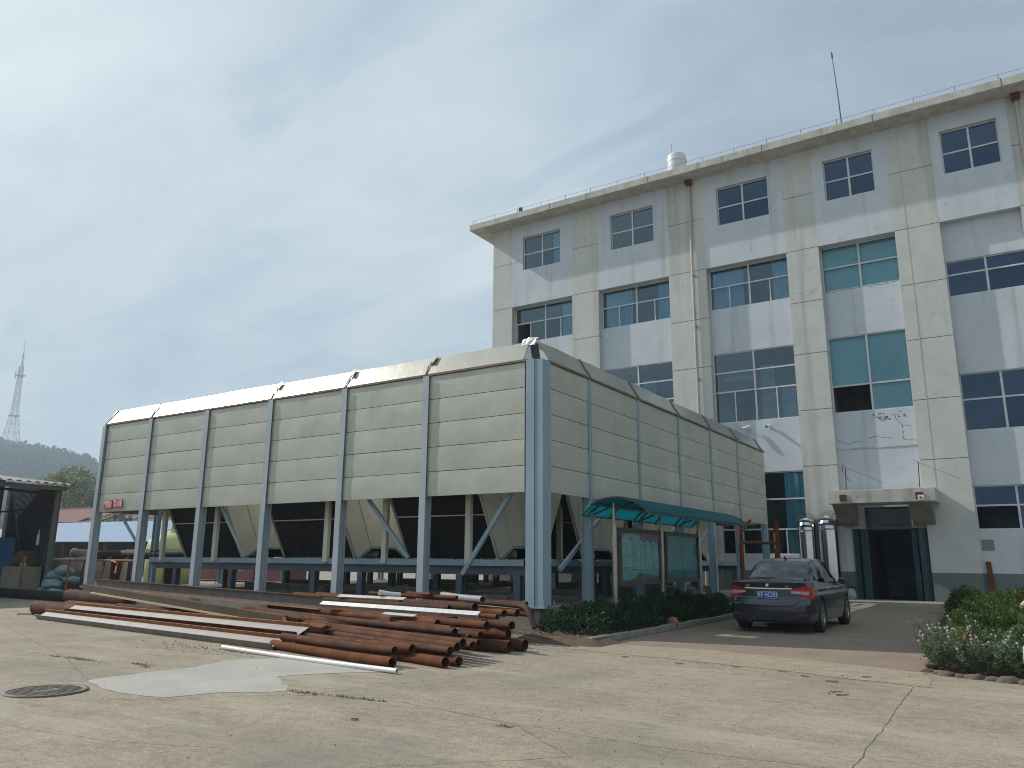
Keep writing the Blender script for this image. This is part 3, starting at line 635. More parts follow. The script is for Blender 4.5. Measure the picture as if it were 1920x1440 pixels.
# two polished ducts standing by the entrance
def duct(x, r_, label, zt):
    e = empty('air_duct', (x, YR - .62, 0), 0, label, 'duct', 'shiny ventilation ducts beside the entrance')
    mb = MB().tube([(0, 0, 0), (0, 0, zt - .45)], r_, 28, cap=False)
    for z in (.8, 1.6): mb.tube([(0, 0, z - .015), (0, 0, z + .015)], r_ + .012, 28)
    mb.build('riser', m_inox, e)
    mb = MB(); a = [(0, .42 * (1 - math.cos(t)), zt - .45 + .42 * math.sin(t)) for t in [R(q) for q in (0, 16, 32, 48, 64, 80, 96, 112, 128, 146)]]
    for p, q in zip(a[:-1], a[1:]):
        mb.tube([p, q], r_, 28, cap=False)
    for p, q in zip(a[:-1], a[1:]): mb.tube([Vector(p), Vector(p).lerp(Vector(q), .05)], r_ + .004, 28, cap=False)
    mb.build('elbow', m_inox, e)
duct(-7.06, .33, 'left shiny metal duct bending into the ground floor window', 3.0)
duct(-6.28, .36, 'right shiny metal duct bending back beside the entrance', 3.05)
e = empty('white_post', (-5.72, YR - .22, 0), 0, 'short white painted bollard stub at the entrance corner', 'bollard')
MB().lathe([(0, 0), (.20, 0), (.19, .25), (.14, .42), (0, .46)], n=20).build('stub', mat('chalky white', (0.5, 0.52, 0.5), .9, c2=(.3, .3, .28), scale=6), e)
MB().tube([(-.2, 0, .47), (.05, .0, .50), (.2, .02, .47)], .03, 8).build('black_wrap', m_black, e)
# leaning board by the right pier
b = MB(); b.bar((-1.10, YR - .16, 0.0), (-1.17, YR - .03, 1.46), .16, .035, (0, 1, 0)); b.build('leaning_plank', m_rust2, label='dark plank leaning on the factory wall behind the hedge', cat='plank')

# ------------------------------------------------------------------ plinth and panelled enclosure
EX0, EX1, EY0, EY1 = -23.75, -7.97, 13.15, 29.40
PZ0, PZ1 = 2.72, 5.40
plz = empty('concrete_plinth', (-8, 13.1, 0), 0, 'raised cement plinth carrying the panelled enclosure', 'plinth')
mb = MB(); mb.box(EX0 - .15 + 8, .12, 0, 16.5, -.05, .50); mb.build('slab', m_plinth, plz, bevel=.02)
MB().box(EX0 + .3 + 8, -.25, .45, 16.2, .502, .508).build('shaded_floor', mat('shade darkened floor', (.075, .068, .058), .9, c2=(.12, .11, .095), scale=1.5, amt=.8, c3=(.2, .185, .16), s3=1.1, t3=(.62, .75)), plz)  # floor sheet darkened to paint in the shade under the enclosure
m_foot = mat('shade darkened footing cement', (.15, .14, .12), .9, c2=(.10, .092, .08), scale=2)  # footing colour darkened too, for the shade beneath the panels
for (x, y, w, d, h) in [(-9.6, 14.3, .7, .5, .16), (-10.6, 15.5, 1.6, .35, .14), (-12.2, 14.8, 2.2, .3, .18), (-9.3, 17.0, 1.2, .5, .2), (-14.0, 16.0, 1.8, .4, .18), (-16.5, 15.4, 1.4, .5, .2), (-11.0, 19.0, 2.5, .4, .2), (-15, 19.2, 2.4, .4, .2), (-19, 16, 1.8, .4, .18),
                        (-8.7, 19.0, 1.3, .5, .24), (-8.6, 21.5, 1.2, .6, .2), (-20.0, 18.6, 2.5, .4, .2), (-13.0, 22.5, 4, .4, .2), (-18, 22.5, 3, .4, .2), (-8.8, 15.6, 1.0, .4, .12)]:
    mb = MB().box(x + 8 - w / 2, x + 8 + w / 2, y - 13.1 - d / 2, y - 13.1 + d / 2, .50, .50 + h); mb.build('footing', m_foot, plz, bevel=.015)

enc = empty('panelled_enclosure', (-8, 13.15, .5), 0, 'large grey green metal panelled enclosure on steel columns around the coolers', 'enclosure')
OFF = Vector((8, -13.15, -.5))
def pe(mb, name, m, parent=None, **kw):
    o = mb.build(name, m, parent or enc, **kw); o.data.transform(Matrix.Translation(OFF)); return o
cols_x = [-10.84, -13.37, -16.02, -18.65, -21.31]
cols_y = [15.25, 17.92, 20.70, 23.40, 26.10]
def H(w, h, t=.012, tf=.014):
    """H section: flanges at +-h/2"""
    a, b_, c = w / 2, h / 2, t / 2
    return [(-a, -b_), (a, -b_), (a, -b_ + tf), (c, -b_ + tf), (c, b_ - tf), (a, b_ - tf), (a, b_), (-a, b_), (-a, b_ - tf), (-c, b_ - tf), (-c, -b_ + tf), (-a, -b_ + tf)]
m_colm = mat('sunlit blue grey column paint', (0.40, 0.465, 0.50), .45, c2=(0.31, 0.37, 0.41), scale=1.5, amt=.6, stretch=(1, 1, .3), streak=(6, (.22, .22, .21), .56, .5))  # paler copy of the steel colour: sun on the front faces painted in
def column(x, y, front=True, w=.17, d=.22, z0=.50, z1=PZ1):
    w = w if front else .14; mb = MB(); yy = y + .04 if front else y; xx = x if front else x - .075
    mb.prof((xx, yy, z0 + .012), (xx, yy, z1), H(w, d) if not front else H(w, d), 0 if front else math.pi / 2, (0, 1, 0))
    c = pe(mb, 'column', m_colm if front else m_steel)
    mb = MB().box(xx - .17, xx + .17, yy - .17, yy + .17, z0, z0 + .02)
    for dx in (-.13, .13):
        for dy in (-.13, .13): mb.tube([(xx + dx, yy + dy, z0 + .02), (xx + dx, yy + dy, z0 + .07)], .014, 6)
    o = pe(mb, 'base_plate', m_steel); o.parent = c
    if front:
        mb = MB(); mb.add([(xx - .006, yy - .11, z0 + .02), (xx - .006, yy - .17, z0 + .02), (xx - .006, yy - .11, z0 + .16), (xx + .006, yy - .11, z0 + .02), (xx + .006, yy - .17, z0 + .02), (xx + .006, yy - .11, z0 + .16)], [(0, 1, 2), (5, 4, 3), (0, 3, 4, 1), (1, 4, 5, 2), (2, 5, 3, 0)])
        o = pe(mb, 'stiffener', m_steel); o.parent = c
    mb = MB().box(xx - w / 2 - .006, xx + w / 2 + .006, yy - d / 2 - .006, yy + d / 2 + .006, 2.05, 2.075) if False else None
    return c
for x in cols_x: column(x, EY0)
column(EX0 - .02, EY0)
for y in cols_y: column(EX1 + .08, y, False)
column(EX1 + .04, EY1, False)
for x in cols_x + [EX0]: column(x, EY1, True)
for y in cols_y: column(EX0, y, False)
# double corner column
mb = MB(); mb.prof((-8.09, 13.20, .512), (-8.09, 13.20, 5.42), H(.20, .26), 0, (0, 1, 0)); mb.box(-7.985, -7.80, 13.085, 13.40, .512, 5.40)
c = pe(mb, 'corner_column', m_steel)
mb = MB().box(-8.26, -7.72, 13.02, 13.48, .50, .53)
for dx, dy in ((-8.22, 13.06), (-7.76, 13.06), (-7.76, 13.44)): mb.tube([(dx, dy, .53), (dx, dy, .64)], .014, 6)
pe(mb, 'base_plate', m_steel).parent = c
mb = MB()
for z in np.arange(.9, 5.2, .55): mb.box(-7.988, -7.982, 13.078, 13.084, z, z + .3)
pe(mb, 'weld_gap', m_groove).parent = c
# wall panels: five boards with open joints per bay
def panel_bay(a, b_, fixed, axis, n=5, sgn=1, seed=0):
    mb = MB(); hh = (PZ1 - PZ0) / n
    for i in range(n):
        z0 = PZ0 + hh * i + .006; z1 = PZ0 + hh * (i + 1) - .006; j = rr.uniform(-.004, .004)
        N = 12; P = []
        for zi in range(5):
            zz = z0 + (z1 - z0) * zi / 4; row = []
            for xi in range(N + 1):
                t = a + (b_ - a) * xi / N
                bul = .010 * mnoise.noise(Vector((t * 1.3, zz * 1.6, seed + fixed))) * math.sin(math.pi * xi / N) + j
                edge = .006 if zi in (0, 4) else 0
                row.append((t, fixed - sgn * (bul - edge), zz) if axis == 'x' else (fixed + sgn * (bul - edge), t, zz))
            P.append(row)
        mb.grid(P, flip=(axis == 'y') != (sgn < 0))
        Q = [[(p[0], p[1] + .05 * sgn, p[2]) if axis == 'x' else (p[0] - .05 * sgn, p[1], p[2]) for p in row] for row in (P[0], P[-1])]
        mb.grid([P[-1], Q[1]], smooth=False); mb.grid([Q[0], P[0]], smooth=False); mb.grid(Q[::-1], smooth=False)
    mb.cur = 1
    if axis == 'x': mb.box(a, b_, min(fixed + .06 * sgn, fixed + .075 * sgn), max(fixed + .06 * sgn, fixed + .075 * sgn), PZ0 + .02, PZ1 - .02)
    else: mb.box(min(fixed - .06 * sgn, fixed - .075 * sgn), max(fixed - .06 * sgn, fixed - .075 * sgn), a, b_, PZ0 + .02, PZ1 - .02)
    return pe(mb, 'wall_panel', [m_panel, m_groove])
fx = [EX0 + .08] + cols_x[::-1] + [-8.20]
for a, c in zip(fx[:-1], fx[1:]): panel_bay(a + .06, c - .06, EY0 - .015, 'x', seed=a)
fy = [13.40] + cols_y + [EY1]
for i, (a, c) in enumerate(zip(fy[:-1], fy[1:])): panel_bay(a + .015, c - .05, EX1 + .10, 'y', seed=a)
for a, c in zip(fx[:-1], fx[1:]): panel_bay(a + .06, c - .06, EY1 + .05, 'x', sgn=-1)
for a, c in zip([EY0] + cols_y, cols_y + [EY1]): panel_bay(a + .06, c - .06, EX0 - .05, 'y', sgn=-1)
mb = MB()
mb.box(EX0 - .04, -8.20, EY0 - .05, EY0 + .10, PZ1 + .004, PZ1 + .05); mb.box(EX1 - .05, EX1 + .13, 13.42, EY1, PZ1 + .004, PZ1 + .05)
mb.box(EX0 - .04, EX1 + .1, EY1 - .1, EY1 + .05, PZ1 + .06, PZ1 + .10); mb.box(EX0 - .06, EX0 + .1, EY0 + .12, EY1 - .12, PZ1 + .004, PZ1 + .05)
pe(mb, 'fascia', m_fascia)
# sloping cap sheets, one per bay, slightly irregular, and the cover strips over their joints
CR, CH = .25, .44; ZB = PZ1 + .052
def cap(a, b_, side, parent=None):
    mb = MB(); ja, jb = rr.uniform(-.012, .012), rr.uniform(-.012, .012); P = []
    N = 10
    for k2, (o_, h_) in enumerate([(0, 0), (CR * .5, CH * .5), (CR, CH), (CR + .35, CH + .02)]):
        row = []
        for i in range(N + 1):
            t = a + (b_ - a) * i / N; bul = .012 * mnoise.noise(Vector((t * 1.1, k2, side))) * (1 if k2 else .3); z = ZB + h_ + ja * (1 - i / N) + jb * i / N + bul; o2 = o_ - bul
            row.append({0: (t, EY0 - .03 + o2, z), 1: (EX1 + .12 - o2, t, z), 2: (t, EY1 + .03 - o2, z), 3: (EX0 - .03 + o2, t, z)}[side])
        P.append(row)
    mb.grid(P[:3], smooth=True, flip=side in (2, 3)); mb.grid(P[2:], smooth=False, flip=side in (2, 3))
    Q = [[(p[0], p[1], p[2] - .04) for p in row] for row in P]
    mb.grid(Q[:3], flip=side in (0, 1)); mb.grid([P[0], Q[0]], False)
    mb.grid([[P[i][0], Q[i][0]] for i in range(3)], False); mb.grid([[P[i][-1], Q[i][-1]] for i in range(3)], False)
    return pe(mb, 'cap_sheet', m_cap)
cx_ = [EX0 + .02] + cols_x[::-1] + [-8.28]
for a, c in zip(cx_[:-1], cx_[1:]): cap(a + .012, c - .012, 0); cap(a + .012, c - .012, 2)
cy_ = [13.42] + cols_y + [EY1]
for a, c in zip(cy_[:-1], cy_[1:]): cap(a + .012, c - .012, 1); cap(a + .012, c - .012, 3)
for i, x in enumerate(cols_x[::-1]):
    mb = MB(); w = .05
    tp = Vector((x + .03, EY0 - .03 + CR - .03, ZB + CH + .01)); md = Vector((x + rr.uniform(-.02, .03), EY0 - .03 + CR * .5 - .02, ZB + CH * .5 + .02)); bt = Vector((x - .03, EY0 - .05, ZB - .01))
    mb.bar(tp, md, .03, .02); mb.bar(md + Vector((-.03, 0, 0)), bt, .02, .02)
    pe(mb, 'joint_strip', m_fascia)
    if i in (2, 3, 4):
        mb = MB().bar(tp + Vector((.05, -.01, .02)), md + Vector((.05, -.015, .045)), .12, .012, (0, -1, 1)); pe(mb, 'cover_strip', m_cap)
for y in cols_y + [29.0]:
    mb = MB(); tp = Vector((EX1 + .13 - CR, y - .03, ZB + CH + .008)); md = Vector((EX1 + .14 - CR * .45, y - .06, ZB + CH * .45 + .01)); bt = Vector((EX1 + .14, y + .03, ZB - .01))
    mb.bar(tp, md, .025, .02); mb.bar(md, bt, .02, .02); pe(mb, 'joint_strip', m_alud)
# open corner: black plate added as the gap's shade, and crumpled flashing
mb = MB(); mb.bar((-8.02, 13.20, 5.40), (-8.20, 13.40, 5.84), .17, .05, (1, -1, 0)); mb.box(-8.27, -7.93, 13.14, 13.42, 5.40, 5.44); pe(mb, 'corner_gap_shade', m_black)
mb = MB(); P = []
for i in range(7):
    row = []
    for j in range(7):
        x = -8.36 + .34 * j / 6; y = 13.30 - .17 * (1 - i / 6); n_ = .035 * mnoise.noise(Vector((i * .9, j * .8, 3)))
        z = 5.93 + n_ - (.17 * (1 - i / 3) if i < 3 else 0) - .02 * abs(j - 3) / 3
        row.append((x + n_, y - n_, z))
    P.append(row)
mb.grid(P, False); o = pe(mb, 'flashing', mat('white bent flashing', (0.7, 0.7, 0.66), .35, metal=.3))
so = o.modifiers.new('solid', 'SOLIDIFY'); so.thickness = .012
mb = MB(); mb.bar((EX0 - .02, EY0 - .02, ZB), (EX0 + .02 + CR * .6, EY0 + CR - .03, ZB + CH), .06, .03); pe(mb, 'corner_gap_shade', m_black)  # black bar painting the dark of the left corner gap
# braces under the panels
mb_l = [((-23.0, 13.42, 2.75), (-21.45, 13.42, 1.45), .07), ((-12.80, 13.5, 2.75), (-11.52, 13.5, 1.42), .08), ((-8.74, 13.40, 2.75), (-9.95, 13.40, 1.10), .085), ((-18.25, 13.5, 2.75), (-17.1, 13.5, 1.42), .06), ((-8.3, 16.7, 2.45), (-8.3, 14.6, 1.20), .085), ((-8.3, 21.8, 2.6), (-8.3, 19.2, 1.20), .08), ((-8.3, 22.0, 1.20), (-8.3, 24.5, 2.6), .08)]
for a, c, w in mb_l:
    a = Vector(a); c = Vector(c); mb = MB().bar(a, c, w * .8, w, (0, 0, 1)); pe(mb, 'brace', m_steel)
for z in ():
    mb = MB().box(EX0 + .1, EX1 - .1, EY0 + .10, EY0 + .16, z, z + .10); pe(mb, 'girt', m_steel_d)

# two red warning signs on the first bay
def plate_sign(x0, x1, z0, z1, s, label):
    cxm = (x0 + x1) / 2; r_ = empty('warning_sign', (cxm, EY0 - .035, (z0 + z1) / 2), 0, label, 'sign', 'red warning signs on the enclosure')
    MB().box(-(x1 - x0) / 2, (x1 - x0) / 2, -.012, .0, -(z1 - z0) / 2, (z1 - z0) / 2).build('board', m_red, r_)
    n = len(s); w = (x1 - x0) / n
    text(s, .235, (0, -.0135, .0), (R(90), 0, 0), m_text, r_, 'lettering', .0015, (x1 - x0) * .92 / (n * .235))
plate_sign(-23.32, -22.86, 2.80, 3.06, '严禁烟火', 'left red sign with white Chinese characters low on the enclosure')
plate_sign(-22.80, -22.34, 2.82, 3.08, '禁止吸烟', 'right red sign with white Chinese characters low on the enclosure')

# ------------------------------------------------------------------ steel platform and coolers inside
plat = empty('steel_platform', (-15, 14.0, .5), 0, 'dark blue steel beam platform on stub legs under the coolers', 'platform')
def pp(mb, name, m, **kw):
    o = mb.build(name, m, plat, **kw); o.data.transform(Matrix.Translation((15, -14, -.5))); return o
PXa, PXb = -22.0, -8.75
for y in (14.02, 16.9, 18.1, 20.9, 22.1, 24.9, 26.1, 28.6):
    pp(MB().prof((PXa, y, 1.17), (PXb, y, 1.17), H(.12, .17)), 'beam', m_steel_d)
for x in (-21.2, -18.5, -16.9, -14.2, -12.5, -9.85):
    pp(MB().box(x - .05, x + .05, 14.1, 28.5, 1.262, 1.275 + .01), 'cross_beam', m_steel)
pp(MB().prof((PXa + .1, 13.95, 1.335), (-15.0, 13.95, 1.335), [(-.04, -.065), (.04, -.065), (.04, .065), (-.04, .065)]), 'rail', m_steel)
pp(MB().prof((-14.97, 13.93, 1.335), (PXb, 13.93, 1.335), [(-.04, -.065), (.04, -.065), (.04, .065), (-.04, .065)]), 'rail', m_steel)
pp(MB().box(-8.87, -8.75, 13.9, 28.6, 1.265, 1.40), 'rail', m_steel)
for y in (14.02, 16.9, 18.1, 20.9, 22.1, 24.9, 26.1, 28.6):
    for x in (-20.7, -18.2, -15.0, -13.4, -10.45, -8.95):
        pp(MB().prof((x, y, .5), (x, y, 1.083), H(.16, .16), 0, (0, 1, 0)), 'leg', m_steel_d)

def make_cooler():
    """dry cooler: two V shaped coil banks; x along its length, y across, base at z = 0 (world 1.41)"""
    r_ = empty('dry_cooler', (0, 0, 0)); L2 = 1.325
    # section (y, z): centre at y = 0
    zb = .02; sec = [(-1.66, 1.35), (-.95, zb), (-.45, .30), (.45, .30), (.95, zb), (1.68, 1.42)]
    top = [(-2.02, 2.05), (2.04, 2.05)]
    for sx, nm in ((L2, 1), (-L2, -1)):
        mb = MB(); outl = [top[0], *sec[1:5], top[1]]
        for k2, xx in ((0, sx - .015), (1, sx + .015)): pass
        vs = [(sx - .012, y, z) for y, z in outl] + [(sx + .012, y, z) for y, z in outl]; n = len(outl)
        mb.add(vs, [tuple(range(n))[::-1], tuple(range(n, 2 * n))] + [(i, (i + 1) % n, n + (i + 1) % n, n + i) for i in range(n)])
        # flanges and creases
        for (p, q) in ((top[0], sec[1]), (sec[1], sec[2]), (sec[2], sec[3]), (sec[3], sec[4]), (sec[4], top[1]), ((-1.25, 2.05), sec[2]), ((-.05, 2.05), (-.05, .30)), ((.08, 2.05), (.08, .30)), ((1.25, 2.05), sec[3])):
            mb.bar((sx + .02 * nm, *p), (sx + .02 * nm, *q), .02, .02, (1, 0, 0))
        mb.build('end_plate', m_cool, r_)
        mb = MB()
        for (p, q) in ((sec[1], sec[2]), (sec[2], sec[3]), (sec[3], sec[4])): mb.bar((sx + .03 * nm, p[0], p[1] - .03), (sx + .03 * nm, q[0], q[1] - .03), .06, .05, (1, 0, 0))
        mb.build('bottom_angle', m_steel, r_)
    for s_, (a, c) in ((-1, (top[0], sec[1])), (1, (top[1], sec[4]))):
        mb = MB(); n = 8; P = []
        for k2 in range(n + 1):
            y = a[0] + (c[0] - a[0]) * k2 / n; z = a[1] + (c[1] - a[1]) * k2 / n; P.append([(-L2 + .03, y, z), (L2 - .03, y, z)])
        mb.grid(P, False, flip=s_ > 0)
        P2 = [[(p[0], p[1] - s_ * .12, p[2] + .03) for p in row] for row in P]; mb.grid(P2, False, flip=s_ < 0)
        mb.build('coil', m_fin, r_)
        mb = MB()
        for t in (.54,):
            y = a[0] + (c[0] - a[0]) * t + s_ * .012; z = a[1] + (c[1] - a[1]) * t; mb.bar((-L2, y, z), (L2, y, z), .02, .025)
        for xx in (-L2 + .03, L2 - .03): mb.bar((xx, a[0] + s_ * .015, a[1]), (xx, c[0] + s_ * .015, c[1]), .09, .03, (1, 0, 0))
        mb.build('coil_frame', m_cool, r_)
    MB().box(-L2, L2, -.45, .45, .29, .30).build('tray', m_cool, r_)
    MB().tube([(-L2 + .1, 0, .12), (L2 - .2, 0, .12)], .09, 14).build('header_pipe', m_galv, r_)
    for x, s_ in ((1.0, -1), (-1.42, -1), (1.0, 1), (-1.42, 1)):
        MB().box(x - .07, x + .07, s_ * 1.68 - .05, s_ * 1.68 + .05, -.10, 2.0).build('leg', m_cool, r_)
    MB().box(-L2, L2, -2.0, 2.0, 2.06, 2.22).build('fan_deck', m_cool, r_)
    return r_
proto = make_cooler(); cnt = 0
for j, y in enumerate((15.55, 19.55, 23.55, 27.2)):
    for i, (x, nm) in enumerate(((-11.15, 'right'), (-15.50, 'middle'), (-19.85, 'left'))):
        o = proto if cnt == 0 else copy_tree(proto); cnt += 1
        o.location = (x, y, 1.41)
        tag(o, '%s cream cooler with black finned flanks in %s row under the panels' % (nm, ('the front', 'the second', 'the third', 'the rearmost')[j]), 'cooler', 'dry coolers standing inside the enclosure')
# ------------------------------------------------------------------ notice board shelter
sh = empty('notice_board_shelter', (-7.3, 15.2, 0), 0, 'notice board shelter with curved teal roof on steel posts', 'notice board')
def ps(mb, name, m, parent=None, **kw):
    o = mb.build(name, m, parent or sh, **kw); o.data.transform(Matrix.Translation((7.3, -15.2, 0))); return o
PX = -7.35
for y, t in ((15.30, 2.62), (17.90, 2.62), (20.50, 2.62)):
    c = ps(MB().tube([(PX, y, .05), (PX, y, 2.12)], .058, 18).tube([(PX, y, 2.12), (PX, y, 2.16)], .066, 18).tube([(PX, y, 2.16), (PX, y, t)], .042, 16), 'post', m_post)
# curved roof
xa, xb, ze, za = -7.93, -6.36, 2.36, 2.72; RY0, RY1 = 14.9, 21.6
def arc(n=16, dz=0.0, dx=0.0):
    c = (xa + xb) / 2; hw = (xb - xa) / 2 + dx; out = []
    for i in range(n + 1):
        t = -1 + 2 * i / n; a = t * R(62); out.append((c + hw * math.sin(a) / math.sin(R(62)), ze + (za - ze) * (math.cos(a) - math.cos(R(62))) / (1 - math.cos(R(62))) + dz))
    return out
P = [[(x, y, z) for x, z in arc()] for y in np.linspace(RY0, RY1, 13)]
mb = MB().grid(P); o = ps(mb, 'roof_sheet', m_poly); so = o.modifiers.new('solid', 'SOLIDIFY'); so.thickness = .008
for y in np.linspace(RY0 + .02, RY1 - .02, 6):
    mb = MB().tube([(x, y, z - .03) for x, z in arc()], .022, 8); ps(mb, 'roof_rib', m_alud)
mb = MB()
for t in (0, 4, 8, 12, 16):
    x, z = arc()[t]; mb.bar((x, RY0, z - .022), (x, RY1, z - .022), .03, .022)
ps(mb, 'purlin', m_alud)
for y in (15.30, 17.90, 20.50):
    mb = MB().tube([(xa + .1, y, ze + .02), (PX, y, 2.55), (xb - .1, y, ze + .02)], .02, 8); ps(mb, 'bracket', m_alud)
m_paper = mat('sun bleached teal poster', (0.55, 0.74, 0.70), .6, c2=(0.62, 0.78, 0.74), scale=1.5, amt=.5)
m_paper2 = mat('teal notice sheet', (0.13, 0.40, 0.40), .5, c2=(0.17, 0.45, 0.45), scale=2)
m_ink = mat('faded print', (0.13, 0.24, 0.24), .8); m_inkr = mat('red print', (0.42, 0.07, 0.08), .7); m_gold = mat('ochre print', (0.42, 0.27, 0.12), .7, c2=(0.5, 0.38, .2), scale=3)
m_pane = glassmat('notice board glass', (0.62, 0.86, 0.86), .8, .03, .03)
m_ink2 = mat('pale print', (0.28, 0.44, 0.44), .8)
def board(y0, y1, kind):
    z0, z1 = .88, 2.10; x = PX + .02
    mb = MB().box(x - .05, x, y0, y1, z0, z1); b = ps(mb, 'board', m_alud)
    mb = MB(); f = .09
    mb.box(x, x + .05, y0, y1, z0, z0 + f); mb.box(x, x + .05, y0, y1, z1 - f, z1); mb.box(x, x + .05, y0, y0 + f, z0 + f, z1 - f); mb.box(x, x + .05, y1 - f, y1, z0 + f, z1 - f)
    ps(mb, 'board_frame', m_alud).parent = b
    ym = (y0 + y1) / 2; pr = random.Random(kind)
    for h, (pa, pb) in enumerate(((y0 + f + .01, ym - .015), (ym + .015, y1 - f - .01))):
        za, zb = z0 + f + .01, z1 - f - .01
        mb = MB().box(x + .001, x + .006, pa, pb, za, zb); pg = ps(mb, 'poster', m_paper if kind == 1 else m_paper2); pg.parent = b
        mb = MB(); rows = 13 if kind == 1 else 15
        for i in range(rows):
            z = zb - .24 - i * (.60 / rows) - (0 if kind == 1 else -.1)
            if z < za + .10: break
            for blk in (0, 1) if kind == 1 or h == 1 else (0,):
                w = (pb - pa) * (.42 if kind == 1 or h == 1 else .85); s0 = pa + .07 + blk * (pb - pa) * .47; L_ = w * pr.uniform(.55, 1)
                mb.box(x + .006, x + .0075, s0, s0 + L_, z, z + .013)
        ps(mb, 'printed_lines', m_ink if kind == 1 else m_ink2).parent = pg
        if kind == 1:
            mb = MB()
            if h == 0:
                mb.add([(x + .0075, pa, zb), (x + .0075, pb, zb), (x + .0075, pb, zb - .05), (x + .0075, pa + .5, zb - .035), (x + .0075, pa, zb - .12)], [(0, 1, 2, 3, 4)])
                mb.add([(x + .0075, pb, za), (x + .0075, pb, za + .17), (x + .0075, pb - .25, za + .06), (x + .0075, pb - .55, za)], [(0, 1, 2, 3)])
                ps(mb, 'ribbon_print', m_gold).parent = pg
                o = text('宣传栏', .10, (0, 0, 0), (R(90), 0, R(90)), m_inkr, pg, 'poster_title', .0005); o.location = (x + 7.3 + .008, (pa + pb) / 2 - 15.2, zb - .15)
            else:
                n = 20; V = [(x + .0075, pa, zb), (x + .0075, pb, zb)] + [(x + .0075, pb - (pb - pa) * i / n, zb - .17 - .03 * math.sin(i * .9)) for i in range(n + 1)]
                mb.add(V, [tuple(range(len(V)))]); ps(mb, 'red_heading', m_inkr).parent = pg
                mb = MB(); c_ = Vector((x + .0085, (pa + pb) / 2, zb - .12)); mb.add([c_ + Vector((0, .045 * math.cos(t), .045 * math.sin(t))) for t in np.linspace(0, 6.28, 17)[:-1]], [tuple(range(16))]); ps(mb, 'round_emblem', m_gold).parent = pg
                mb = MB(); mb.add([(x + .0075, pa, za), (x + .0075, pb, za), (x + .0075, pb, za + .08), (x + .0075, pa, za + .15)], [(0, 1, 2, 3)]); ps(mb, 'ribbon_print', m_gold).parent = pg
    mb = MB(); mb.add([(x + .04, y0 + f, z0 + f), (x + .04, y1 - f, z0 + f), (x + .04, y1 - f, z1 - f), (x + .04, y0 + f, z1 - f)], [(0, 1, 2, 3)])
    ps(mb, 'glass_pane', m_pane).parent = b
board(15.45, 17.72, 1); board(18.02, 20.32, 2)

# rusty posts and frame between the enclosure and the building
fr_ = empty('rusty_scaffold', (-7.7, 27.0, 0), 0, 'rust brown pipe frame standing between the enclosure and the building', 'frame')
for p, q, r_ in (((0, -1.6, 0), (0, -1.6, 2.75), .07), ((0.2, 2.0, 0), (0.2, 2.0, 2.9), .10), ((0, -1.6, 2.0), (.2, 2.0, 2.05), .05), ((0, -1.55, 2.3), (0.05, -.6, 2.75), .04)):
    MB().tube([p, q], r_, 12).build('pipe', m_rust, fr_)

